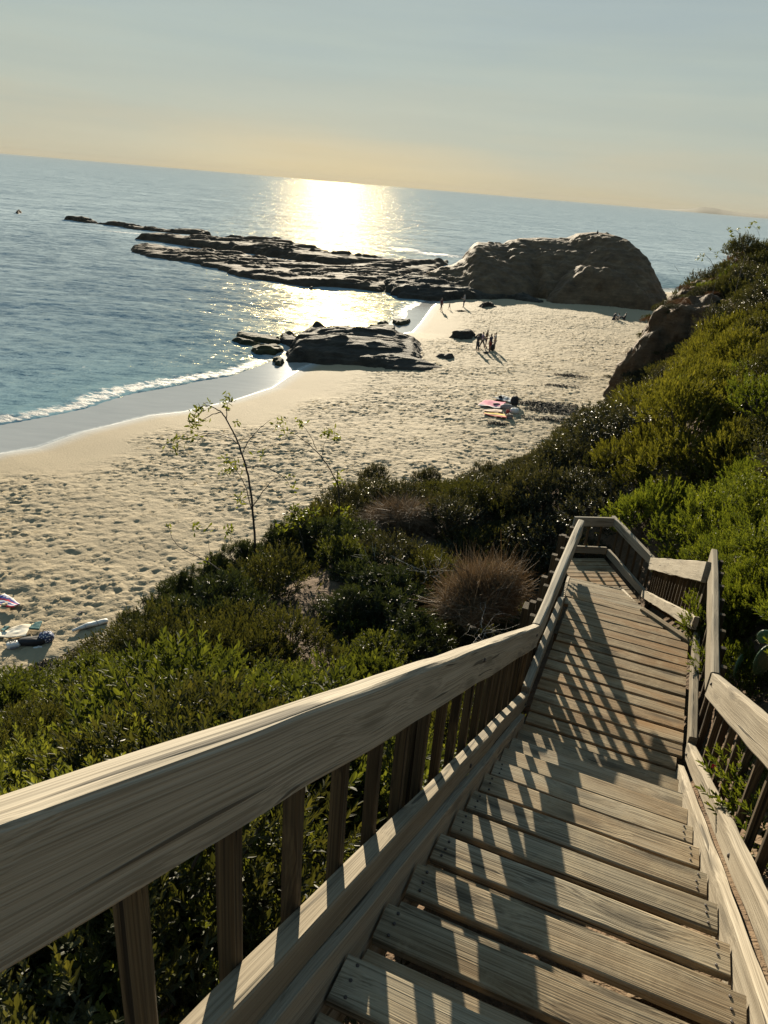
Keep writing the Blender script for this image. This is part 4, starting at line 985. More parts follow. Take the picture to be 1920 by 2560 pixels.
for i in range(500):
    s = rng.uniform(3.5, 13.5); a = rng.uniform(1.75, 6.5); p = W(a, s, 0)
    if on_stairs(p[0], p[1]) or any((p[0]-q[0])**2+(p[1]-q[1])**2 < (.34*(.62+q[2]))**2 for q in placed): continue
    placed.append((p[0], p[1], .62)); shrub('green', p[0], p[1], rng.uniform(.55, .85), rng.uniform(.8, 1.25))
for i in range(700):
    x, y = rng.uniform(-9, 7), rng.uniform(5, 24)
    if on_stairs(x, y) or any((x-q[0])**2+(y-q[1])**2 < (.36*(.7+q[2]))**2 for q in placed): continue
    g = float(hill_z(np.array([x]), np.array([y]))[0])
    if g < 1.3: continue
    px, py = proj((x, y, g+.4))
    if any(inpoly(D, *proj((x+dx*.7, y, g+dz*.7))) for D, yd in DRYP if y < yd for dx in (-.6, 0, .6) for dz in (.3, 1.0)): continue
    placed.append((x, y, .7)); shrub(pick(px, py, y, x), x, y, rng.uniform(.6, .85), rng.uniform(.8, 1.2))
for px, py, y, sc in ((1530,1005,54,.6),(1580,990,53.8,.7),(1650,945,54,.8),(1700,870,55,1.0),(1625,795,63,.7),(1660,772,64,.9),(1700,760,65,1.0),(1600,930,56,.5),(1640,880,56.5,.45),(1520,940,56.5,.3)):
    c = atd(px, py, y); SPECS.append(('olive' if rng.random() < .6 else 'scrub', c[0], c[1], sc, 1.0, c[2]-.5*sc, None, 0))
for px, py, y, sc, zs in ((470,1462,13.2,.5,1.5),(535,1425,13.3,.45,1.6),(600,1390,13.4,.5,1.5),(690,1345,13.6,.45,1.6),(430,1520,13,.45,1.4),(750,1325,13.8,.4,1.5),(860,1235,16,.5,1.4),(330,1560,12.4,.4,1.4),(930,1185,19,.5,1.4),(1060,1190,20,.5,1.4),(1220,1175,21,.5,1.4)):
    c = atd(px, py, y); SPECS.append(('dark' if px < 800 else 'scrub', c[0], c[1], sc, zs, c[2]-.5*sc*zs, None, 0))
CLP = [(clx[0]-.1, 57.6), (19, 55.6), (23, 54.6), (28, 54.2), (34, 57), (38, 66), (33, 80), (27.5, 79), (22.5, 69.5), (18.6, 62.5)]
for i in range(70):
    x, y = rng.uniform(18, 33), rng.uniform(54.5, 76); sdv = poly_in(CLP, np.array([x]), np.array([y]))
    if sdv[0] < 1.3: continue
    z = float(cliff_z(np.array([x]), np.array([y]), sdv)[0])
    if z < 4.5 and rng.random() < .6: continue
    SPECS.append((rng.choice(['olive', 'scrub', 'olive', 'red']), x, y, rng.uniform(.5, .95), rng.uniform(.55, .9), z-.12, None, 0))
build_shrubs()

# ================================================================== SAPLINGS, CACTUS, FLOWERS
def leaf_cluster(name, pts, mat, n, L, Wd, spread):
    C = []; D = []
    for p in pts:
        for i in range(n):
            d = unit(rng.normal(size=3)+np.array((0,0,.25))); C.append(np.array(p)+rng.normal(size=3)*spread); D.append(d)
    C = np.array(C); D = np.array(D); V, Q = leaves_np(C, D, rdir(len(C)), L*rng.uniform(.7,1.2,len(C)), Wd*rng.uniform(.7,1.2,len(C)))
    k = len(C); return mesh_np(name, V, Q, mat, False, {'lv': np.repeat(rng.random(k), 6), 'yg': np.repeat(rng.random(k)*.7, 6)})
def sapling(y0, trunk, branches, leaves, label, r=.024, depth=.35, nl=10, L=.11):
    base = atd(*trunk[0], y0); g = float(hill_z(base[0:1], base[1:2])[0])
    o = empty('sapling', (base[0], base[1], g), label, 'sapling'); ob = np.array(o.location)
    def path(px, dy): 
        P = [atd(x, y, y0+dy*i/len(px))-ob for i, (x, y) in enumerate(px)]; Rr = []
        for i in range(len(P)-1):
            for k in range(4): Rr.append(P[i]+(P[i+1]-P[i])*k/4+rng.normal(size=3)*.004*(k > 0))
        return Rr+[P[-1]]
    tp = path(trunk, .15); tp = [np.array((tp[0][0], tp[0][1], -.3))]+tp
    V, Q = tube_np([(tp, r, r*.18)], 0, 0, 7); link('trunk', mesh_np('trunk', V, Q, M_STEMG, True), None, o)
    for b in branches:
        V, Q = tube_np([(path(b, depth*rng.choice([-1, 1])), r*.42, r*.12)], 0, 0, 5); link('branch', mesh_np('branch', V, Q, M_STEMG, True), None, o)
    link('foliage', leaf_cluster('foliage', [atd(x, y, y0+.1)-ob for x, y in leaves], L_GRN, nl, L, L*.36, .045), None, o)
    return o
Zp = lambda L: [(400+x*.3014, 970+y*.3014) for x, y in L]
sapling(13.5, Zp([(790,1420),(785,1200),(765,970),(735,740),(710,640),(660,480),(620,390),(550,260),(500,190),(420,150),(350,150),(300,200),(265,290)]),
    [Zp(b) for b in ([(550,260),(553,190),(565,110)],[(650,470),(600,420),(500,385),(380,375),(250,410),(160,440),(110,425)],[(690,530),(740,430),(830,330),(920,260)],[(720,660),(800,648),(900,665),(1000,720),(1060,780),(1105,860)],[(770,980),(850,860),(930,770),(1010,715)],[(755,1000),(720,840),(660,720),(600,650),(560,660)],[(510,200),(440,215),(360,260),(330,290)],[(470,380),(400,380),(330,420),(290,470)])],
    Zp([(560,85),(575,120),(545,150),(590,110),(330,170),(315,200),(400,140),(300,230),(280,270),(270,300),(300,285),(262,340),(120,420),(100,440),(150,480),(130,530),(200,455),(560,620),(530,690),(590,680),(600,640),(540,600),(660,655),(300,410),(350,285),(630,290),(1080,740),(1105,860),(830,550),(650,900),(660,950),(570,1190)]),
    'tall leaning sapling with arching bare branches over the sand', .026)
sapling(14.5, Zp([(1492,1400),(1488,1100),(1485,900),(1470,790),(1420,690),(1340,570),(1240,470),(1140,395),(1050,350),(980,310)]),
    [Zp(b) for b in ([(1340,570),(1360,470),(1390,390)],[(1300,510),(1260,420),(1210,340),(1170,300)],[(1500,870),(1560,790),(1650,700)],[(1475,800),(1470,720),(1475,650)],[(1390,380),(1430,400),(1460,420)])],
    Zp([(1000,300),(970,320),(1030,275),(1040,380),(1160,290),(1180,300),(1390,360),(1380,390),(1410,370),(1455,420),(1470,430),(1470,760),(1480,800),(1475,700),(1530,1010),(1480,1000),(1550,1060),(1460,780)]),
    'smaller second sapling bending toward the taller sapling', .019)
sapling(12.5, Zp([(560,1560),(400,1440),(250,1370),(150,1310),(95,1240),(85,1180),(40,1130)]), [Zp(b) for b in ([(415,1430),(405,1280),(390,1160)],[(275,1385),(278,1320)],[(680,1370),(620,1270),(560,1190)])],
    Zp([(280,1130),(300,1150),(390,1150),(565,1185),(570,1190),(85,1165),(390,1450)]), 'thin bare arching stem sticking out over the sand at left of the saplings', .012, nl=7)
sapling(12.8, Zp([(1200,1400),(1180,1250),(1130,1120),(1110,1010)]), [Zp(b) for b in ([(1150,1170),(1230,1080),(1290,1040)],[(1130,1120),(1050,1070),(1010,1040)])],
    Zp([(1110,1000),(1120,1040),(1100,1080),(1130,1100),(1150,1060),(1280,1040),(1220,1030),(1090,1120),(1000,1170),(1060,1060),(1140,1020),(1170,1090)]), 'short leafy sprig with pale green tips between the two saplings', .012, nl=18)
Zr = lambda L: [(1560+x*.217, 440+y*.217) for x, y in L]
sapling(50, Zr([(1400,900),(1380,860),(1350,720),(1310,640),(1250,620),(1200,605)]), [Zr(b) for b in ([(1340,700),(1260,680),(1190,770)],[(1410,800),(1360,720),(1330,620)],[(1560,690),(1540,620),(1490,575),(1450,570),(1420,610)])],
    Zr([(1200,605),(1240,640),(1310,620),(1225,690),(1190,770),(1460,560),(1430,600),(1500,540),(1550,600)]), 'sparse bare stalk with few leaves against the sea at the top of the right hill', .022, .6, 7, .20)
sapling(52, Zr([(1080,1130),(1050,1070),(990,960),(930,905),(880,930),(840,960)]), [Zr(b) for b in ([(1040,1050),(980,980),(920,960)],[(1120,960),(1060,900),(990,850)],[(640,1110),(600,1060),(570,1010)])],
    Zr([(840,960),(880,930),(920,910),(990,850),(900,960),(1060,920),(1150,800),(1080,880)]), 'wispy stalks beside the rounded bush at the low end of the right hill', .020, .6, 7, .18)

def cactus():
    t = NT('cactus_pad'); co = obco(t); n = t.noise(co, 9, 4); sp_ = t.n('ShaderNodeTexVoronoi', {'Vector': co, 'Scale': 26.0}).outputs[0]
    c = t.mix(n, (.030,.075,.040), (.060,.120,.060)); c = t.mix(t.ramp(sp_, [(0, .8), (.16, 0.0)]), c, (.20,.20,.12))
    mp = t.out(bsdf(t, Base_Color=c, Roughness=.45, Normal=bump(t, sp_, .4, .02)))
    msp = plain('cactus_spine', (.45,.40,.28), .6)
    root = atd(1903, 1720, 5.2); g = float(hill_z(root[0:1], root[1:2])[0])
    o = empty('prickly_pear', (root[0], root[1], g), 'prickly pear cactus with broad flat green pads at the right edge of the picture', 'cactus'); ob = np.array(o.location)
    for px, py, y, w, h, rz, tilt in ((1912,1650,5.15,.115,.165,.35,.05),(1912,1592,5.30,.06,.075,-.3,.2),(1846,1668,5.5,.12,.12,.9,-.1),(1895,1800,5.3,.13,.19,.1,.0)):
        c = atd(px, py, y)-ob; nu, nv = 28, 12; V = []
        for j in range(nv+1):
            for i in range(nu):
                a = 2*PI*i/nu; b = PI*j/nv; egg = 1+.16*math.sin(a)
                V.append((w*math.cos(a)*math.sin(b)*egg, .022*math.cos(b), h*math.sin(a)*math.sin(b)))
        F = [(j*nu+i, j*nu+(i+1) % nu, (j+1)*nu+(i+1) % nu, (j+1)*nu+i) for j in range(nv) for i in range(nu)]
        p = link('pad', mesh('pad', V, F, mp, True), None, o, c); p.rotation_euler = (tilt, tilt, rz)
        V = []; F = []
        for k in range(110):
            a = rng.random()*6.28; q = rng.random()**.35; s_ = rng.choice([-1, 1])
            x, z = w*math.cos(a)*q, h*math.sin(a)*q; yb = .022*math.sqrt(max(0, 1-q*q))*s_
            d = np.array((math.cos(a)*q**4*1.2, s_*.9, math.sin(a)*q**4*1.2))+rng.normal(size=3)*.45; d = unit(d)*.022; s = np.cross(d, (1,.3,.2)); s = unit(s)*.0008
            b0 = len(V); B = np.array((x, yb, z)); V += [B-s, B+s, B+d]; F.append((b0, b0+1, b0+2))
        link('spines', mesh('spines', V, F, msp), None, p)
cactus()
def flower(px, py, y, col, r, label):
    c = atd(px, py, y); o = empty('flower', c, label, 'flower'); m = plain('petal', col, .6)
    for k in range(5):
        a = k*2*PI/5; V = []; d = np.array((math.cos(a), -.5, math.sin(a))); s = np.array((-math.sin(a), 0, math.cos(a)))
        V = [np.zeros(3), d*r*.5+s*r*.42, d*r+s*r*.25, d*r*1.05, d*r-s*r*.25, d*r*.5-s*r*.42]
        link('petal', mesh('petal', V, [(0,1,2,3),(0,3,4,5)], m, True), None, o)
    V, Q = tube_np([([(0,0,0),(.01,.02,-.12),(.0,.05,-.35)], .004, .004)], 0, 0); link('stem', mesh_np('stem', V, Q, M_STEM), None, o)
flower(1785, 1912, 3.9, (.62,.02,.12), .022, 'small magenta flower behind the balusters of the right railing')
flower(131, 1713, 14.0, (.60,.04,.04), .09, 'small red flower above the hedge at the lower left edge of the sand')

def dead_twigs(px, py, y, size, n, label):
    c = atd(px, py, y); o = empty('dead_branch', c-np.array((0,0,size*.5)), label, 'branch'); paths = []
    for k in range(n):
        a = rng.random()*6.28; L = size*rng.uniform(.5, 1.1); d = unit(np.array((math.cos(a), math.sin(a), rng.uniform(.2, 1.3)))); p = [np.zeros(3)+rng.normal(size=3)*.05]
        for i in range(5): p.append(p[-1]+d*L/5); d = unit(d+rng.normal(size=3)*.28)
        paths.append((p, .010*size, .003*size))
        for q in range(2):
            b = p[rng.integers(2, 5)]; e = unit(d+rng.normal(size=3)*.8); paths.append(([b, b+e*L*.22, b+e*L*.4+rng.normal(size=3)*.03], .005*size, .002*size))
    V, Q = tube_np(paths, 0, 0, 4); link('twigs', mesh_np('twigs', V, Q, M_SILVER, True), None, o)
dead_twigs(1075, 1385, 12.0, .9, 12, 'tangle of silver dead twigs between the two dry bushes')
dead_twigs(960, 1395, 12.2, .8, 9, 'pale bare branches sticking out of the dark shrubs left of the dry bush')
dead_twigs(1210, 1545, 8.4, .5, 9, 'pale dead stems at the foot of the large dry bush')
dead_twigs(700, 1480, 11.8, .7, 7, 'bare grey stems among the dark glossy shrubs under the saplings')
dead_twigs(1770, 900, 34, 1.5, 9, 'bare twigs standing out of the scrub on the right slope')
# ================================================================== BEACH THINGS
def onb(px, py):
    z = 1.0
    for _ in range(6):
        p = at(px, py, z); z = float(sand_z(p[0:1], p[1:2])[0])
    return np.array([p[0], p[1], z])
def cloth(px, mat, label, name='beach_towel', cat='towel', th=.03, wav=.035, lift=.03, n=22):
    q = [onb(*p) for p in px]; c = sum(q)/4
    V = []
    for j in range(n+1):
        for i in range(n+1):
            u, v = i/n, j/n; p = (q[0]*(1-u)+q[1]*u)*(1-v)+(q[3]*(1-u)+q[2]*u)*v-c
            e = 1+.03*math.sin(9*v+3*u); p = p*e; zz = lift+wav*(.5+.5*float(fbm((p[0]+c[0])*2.2, (p[1]+c[1])*2.2, c[0], 3)))+wav*.6*math.sin(p[0]*5+p[1]*3)
            V.append((p[0], p[1], float(sand_z(np.array([p[0]+c[0]]), np.array([p[1]+c[1]]))[0])-c[2]+zz+.045 if lift < 1 else p[2]+zz))
    F = [tuple(r) for r in grid_quads(n+1, n+1)]
    me = mesh(name, V, F, mat, True, {'uvw': [(i/n, j/n, 0) for j in range(n+1) for i in range(n+1)]})
    o = link(name, me, None, None, c); m = o.modifiers.new('thick', 'SOLIDIFY'); m.thickness = th; return tag(o, label, cat)
def stripes(name, cols, axis=0, rough=.9, wob=.03):
    t = NT(name); u = attr(t, 'uvw', 'Vector'); s = t.n('ShaderNodeSeparateXYZ', {0: u}).outputs[axis]
    s = t.math('ADD', s, t.math('MULTIPLY', t.math('SUBTRACT', t.noise(u, 5, 2), .5), wob)); n = len(cols)
    c = t.ramp(s, [(i/n, c) for i, c in enumerate(cols)], 'CONSTANT'); f = t.noise(obco(t), 40, 3)
    return t.out(bsdf(t, Base_Color=c, Roughness=rough, Specular_IOR_Level=.1, Normal=bump(t, f, .4, .01)))
M_PINK = stripes('pink_fabric', [(.70,.62,.56),(.62,.24,.30),(.66,.28,.33),(.56,.20,.27),(.64,.26,.32),(.58,.22,.28)], 0)
M_GREYW = stripes('grey_white_fabric', [(.10,.12,.13),(.45,.46,.45),(.08,.09,.10),(.38,.40,.40),(.12,.13,.14),(.5,.5,.48)], 1, wob=.2)
M_YR = stripes('yellow_red_fabric', [(.55,.13,.10),(.62,.36,.28),(.72,.55,.14),(.70,.50,.12)], 0)
M_PEACH = stripes('peach_fabric', [(.62,.44,.34),(.68,.52,.42)], 0)
M_RWB = stripes('red_white_blue_fabric', [(.5,.03,.05),(.7,.68,.68),(.06,.09,.25),(.7,.68,.68),(.55,.04,.06),(.08,.10,.28),(.7,.66,.66)], 0, wob=.35)
M_CREAM = stripes('cream_fabric', [(.62,.55,.44),(.68,.62,.52),(.60,.53,.42)], 0, wob=.3)
M_TEAL = plain('teal_fabric', (.02,.11,.11), .85); M_BLACK = plain('black_fabric', (.012,.012,.014), .8); M_WHITE = plain('white_plastic', (.62,.60,.56), .5)
M_GREYF = plain('grey_fabric', (.20,.19,.20), .85); M_REDF = plain('red_fabric', (.34,.05,.05), .8); M_TANF = plain('tan_fabric', (.24,.17,.12), .8); M_STRAW = plain('straw', (.48,.38,.22), .9, .25, 60)
M_SKYB = stripes('pale_blue_fabric', [(.35,.48,.58),(.55,.62,.66),(.32,.45,.56)], 0)
t = NT('blue_leaf_print'); vv = t.n('ShaderNodeTexVoronoi', {'Vector': obco(t), 'Scale': 15.0}).outputs[0]
M_PRINT = t.out(bsdf(t, Base_Color=t.ramp(vv, [(.0, (.55,.57,.58)), (.33, (.5,.52,.55)), (.38, (.03,.05,.13))]), Roughness=.85))
t = NT('white_dotted_fabric'); vv = t.n('ShaderNodeTexVoronoi', {'Vector': obco(t), 'Scale': 14.0}).outputs[0]
M_DOT = t.out(bsdf(t, Base_Color=t.ramp(vv, [(.0, (.10,.10,.12)), (.22, (.62,.61,.60))]), Roughness=.85))
def lump_mesh(name, sx, sy, sz, mat, seed, sq=.75, nz=.10, n=20):
    V = []
    for j in range(n//2+1):
        for i in range(n):
            a = 2*PI*i/n; b = PI*j/(n//2); d = np.array((math.sin(b)*math.cos(a), math.sin(b)*math.sin(a), math.cos(b)))
            d = np.sign(d)*np.abs(d)**sq; k = 1+nz*float(fbm(d[0]*1.6+seed, d[1]*1.6, d[2]*1.6, 3))
            V.append((d[0]*sx*k, d[1]*sy*k, (d[2]*k+.92)*sz))
    F = [(j*n+i, (j+1)*n+i, (j+1)*n+(i+1) % n, j*n+(i+1) % n) for j in range(n//2) for i in range(n)]
    return mesh(name, V, F, mat, True)
def loop(w, h, r=.012, n=10):
    return [np.array((math.cos(PI*i/n)*w, 0, math.sin(PI*i/n)*h)) for i in range(n+1)], r, r
def bag(px, py, s, mat, label, rz=0, name='bag', cat='bag', strap=True, flap=None, seed=0, sq=.72, dz=0):
    p = onb(px, py); o = empty(name, p+np.array((0,0,dz)), label, cat); o.rotation_euler = (0,0,rz)
    link('bag_body', lump_mesh('bag_body', *s, mat, seed+px*.1, sq), None, o)
    if strap:
        for q in (-1, 1):
            V, Q = tube_np([loop(s[0]*.45, s[2]*.75)], 0, 0, 5); V = V+np.array((0, q*s[1]*.35, s[2]*1.75)); link('handle', mesh_np('handle', V, Q, M_BLACK, True), None, o)
    if flap: link('pocket', lump_mesh('pocket', s[0]*.6, s[1]*.35, s[2]*.45, flap, seed+3, .6), None, o, (0, -s[1]*.85, .02))
    return o
cloth([(1194,1017),(1211,1004),(1266,1010),(1250,1024)], M_PINK, 'pink beach blanket with a pale border spread on the sand')
cloth([(1229,999),(1252,993),(1279,1000),(1277,1008)], M_GREYW, 'grey and white patterned blanket behind the pink blanket', wav=.08)
cloth([(1206,1030),(1215,1027),(1256,1029),(1254,1035)], M_PEACH, 'peach towel between the pink blanket and the yellow towel')
cloth([(1208,1038),(1213,1035),(1262,1040),(1266,1049)], M_YR, 'yellow and red striped towel nearest the stairs in the blanket group')
bag(1285, 1013, (.30,.20,.36), M_BLACK, 'black upright backpack casting a long shadow beside the pink blanket', .3, 'backpack', 'backpack', True, M_BLACK)
bag(1241, 1015, (.26,.14,.09), M_BLACK, 'small black bag lying on the pink blanket', .2, strap=False, dz=.05)
bag(1250, 998, (.14,.12,.12), M_BLACK, 'small black pouch on the grey and white blanket', 0, 'pouch', strap=False, dz=.05)
bag(1266, 1023, (.44,.24,.20), M_GREYF, 'grey duffel bag at the right corner of the pink blanket', .2, 'duffel_bag')
bag(1269, 1034, (.14,.12,.16), M_REDF, 'small red bag between the grey duffel and the white dotted bag', .2)
bag(1285, 1033, (.30,.20,.20), M_DOT, 'white dotted beach bag with handles right of the red bag', -.1)
bag(1273, 1046, (.24,.20,.17), M_TANF, 'tan round bag at the end of the yellow towel', 0, flap=M_GREYF)
cloth([(-45,1510),(14,1494),(52,1519),(36,1529)], M_RWB, 'red white and blue towel at the left edge of the sand', wav=.06)
cloth([(-35,1600),(42,1574),(80,1570),(66,1600)], M_CREAM, 'crumpled cream blanket under the bags at the lower left', wav=.07)
cloth([(4,1582),(14,1574),(27,1579),(12,1588)], M_TEAL, 'small dark teal cloth at the top corner of the cream blanket', 'cloth', 'cloth', wav=.1)
cloth([(74,1586),(92,1574),(108,1572),(100,1590)], M_TEAL, 'folded teal towel leaning on the blue printed bag', wav=.05, lift=.16, th=.06)
bag(117, 1603, (.22,.17,.17), M_PRINT, 'blue leaf printed beach bag at the end of the cream blanket', .3)
bag(80, 1610, (.42,.18,.12), M_BLACK, 'long black bag lying before the blue printed bag', .25, strap=False)
bag(34, 1618, (.20,.14,.10), M_WHITE, 'white bag with dark edge lying at the lower corner of the cream blanket', .6, flap=M_GREYF)
def hat(px, py, r, mat, label, dz=.03):
    p = onb(px, py); o = empty('hat', p+np.array((0,0,dz)), label, 'hat'); n = 26
    def lathe(pr): 
        V = [(a*math.cos(2*PI*i/n)*(1+.05*math.sin(6*PI*i/n)), a*math.sin(2*PI*i/n), z+.02*a/r*math.sin(4*PI*i/n)) for a, z in pr for i in range(n)]
        return V, [(k*n+i, k*n+(i+1) % n, (k+1)*n+(i+1) % n, (k+1)*n+i) for k in range(len(pr)-1) for i in range(n)]
    V, F = lathe([(r*.5,.03),(r*.8,.015),(r,.03),(r,.036),(r*.8,.022),(r*.5,.037)]); link('brim', mesh('brim', V, F, mat, True), None, o)
    V, F = lathe([(r*.52,.03),(r*.5,.05),(r*.46,r*.5),(r*.30,r*.58),(.001,r*.52)]); link('crown', mesh('crown', V, F, mat, True), None, o)
    V, F = lathe([(r*.53,.035),(r*.52,.075)]); link('band', mesh('band', V, F, M_BLACK, True), None, o)
hat(87, 1573, .19, M_STRAW, 'straw hat resting behind the teal towel and black bag', .10)
hat(13, 1521, .20, M_STRAW, 'straw sun hat lying on the red white and blue towel', .08)
def shoe(px, py, mat, rz, label, group, L=.27):
    p = onb(px, py); o = empty('sandal', p+np.array((0,0,.01)), label, 'sandal', group); o.rotation_euler = (0,0,rz)
    V = []; n = 16
    for z in (0, .03):
        for i in range(n):
            a = 2*PI*i/n; V.append((math.cos(a)*L/2, math.sin(a)*.05*(1-.18*math.cos(a+2.6)), z))
    F = [(i, (i+1) % n, n+(i+1) % n, n+i) for i in range(n)]+[tuple(range(n))[::-1], tuple(range(n, 2*n))]
    link('sole', mesh('sole', V, F, mat), None, o)
    for s in (-1, 1):
        V, Q = tube_np([([(L*.28,0,.03),(L*.15,s*.03,.065),(-L*.05,s*.048,.03)], .008, .008)], 0, 0, 5); link('strap', mesh_np('strap', V, Q, mat, True), None, o)
shoe(200, 1534, M_BLACK, 1.0, 'dark sandal standing apart, farther of the pair near the white roll', None)
shoe(193, 1548, M_BLACK, .1, 'dark sandal lying flat, nearer of the pair left of the white roll', None, .30)
shoe(94, 1621, M_WHITE, .3, 'white shoe lying below the blue printed bag', None)
def roll():
    a, b = onb(181, 1583), onb(270, 1555); c = (a+b)/2; o = empty('umbrella_bag', c, 'long white rolled umbrella bag lying on the sand at lower left', 'umbrella bag')
    n = 26; P = [(a+(b-a)*i/n-c) for i in range(n+1)]; V = []; m = 14; d = unit(b-a); s = unit(np.cross(d, UPV))
    for i, p in enumerate(P):
        t = i/n; r = .095*(.45+.55*min(1, t*2.2))*(1 if t < .95 else 1-(t-.95)*9)
        for j in range(m):
            q = 2*PI*j/m; rr = r*(1+.16*float(fbm(t*7, math.cos(q)*1.3+4, math.sin(q)*1.3, 3))); V.append(p+s*math.cos(q)*rr+UPV*(.09+math.sin(q)*rr+.02*math.sin(t*5)))
    F = [(i*m+j, i*m+(j+1) % m, (i+1)*m+(j+1) % m, (i+1)*m+j) for i in range(n) for j in range(m)]+[tuple(range(m))[::-1], tuple(range(n*m, n*m+m))]
    link('cover', mesh('cover', V, F, M_WHITE, True), None, o)
    for t in (.35, .7):
        p = P[int(n*t)]; ring = [p+s*math.cos(q)*.105+UPV*(.09+math.sin(q)*.105) for q in np.linspace(0, 2*PI, 13)]
        V, Q = tube_np([(ring, .008, .008)], 0, 0, 4); link('strap', mesh_np('strap', V, Q, M_GREYF, True), None, o)
roll()
cloth([(901,652),(906,650),(919,656),(912,661)], M_SKYB, 'pale blue towel lying alone on the dark reef', lift=1.35, wav=.1)

M_WEED = plain('dry_seaweed', (.045,.032,.018), .8, .4, 30)
def weed(px, py, rx, ry, n, label, hgt=.10):
    c = onb(px, py); V = []; F = []
    for k in range(n):
        a = rng.random()*6.28; q = rng.random()**.7; b = np.array((math.cos(a)*rx*q, math.sin(a)*ry*q, 0)); L = rng.uniform(.12, .45); th = rng.random()*6.28; w = rng.uniform(.008, .03)
        bz = float(sand_z(np.array([c[0]+b[0]]), np.array([c[1]+b[1]]))[0])-c[2]; b0 = len(V)
        for i in range(4):
            t = i/3; p = b+np.array((math.cos(th+t*1.2)*L*t, math.sin(th+t*1.2)*L*t, bz+.03+hgt*math.sin(t*PI)*rng.random())); s = np.array((-math.sin(th+t), math.cos(th+t), rng.normal()*.6))*w
            V += [p-s, p+s]
        F += [(b0+2*i, b0+2*i+1, b0+2*i+3, b0+2*i+2) for i in range(3)]
    o = link('seaweed', mesh('seaweed', V, F, M_WEED), None, None, c); tag(o, label, 'seaweed')
weed(1420, 1030, 3.2, 1.1, 1000, 'broad belt of dark dry seaweed on the sand right of the backpack')
weed(1360, 1012, 2.6, .7, 600, 'strip of dark seaweed leading right from the black backpack')
weed(1380, 1050, 2.2, .6, 260, 'thin scatter of dry seaweed nearest the stairs on the right sand')
weed(1425, 940, 1.5, .5, 240, 'small patch of seaweed by the foot of the brown cliff')
weed(1400, 965, 1.6, .4, 140, 'faint streak of seaweed between the cliff and the belt')
weed(1243, 1060, .7, .3, 110, 'little clump of weed in front of the yellow towel')
weed(134, 1671, .50, .22, 200, 'dark clump of seaweed at lower left above the hedge', .16)
weed(203, 1646, .55, .18, 160, 'reddish brown seaweed strands below the white roll')
weed(226, 1625, .30, .2, 90, 'small dark weed clump close to the white roll')
weed(1152, 778, .7, .3, 120, 'dark weed heap on the sand between the child and the scarfed person')

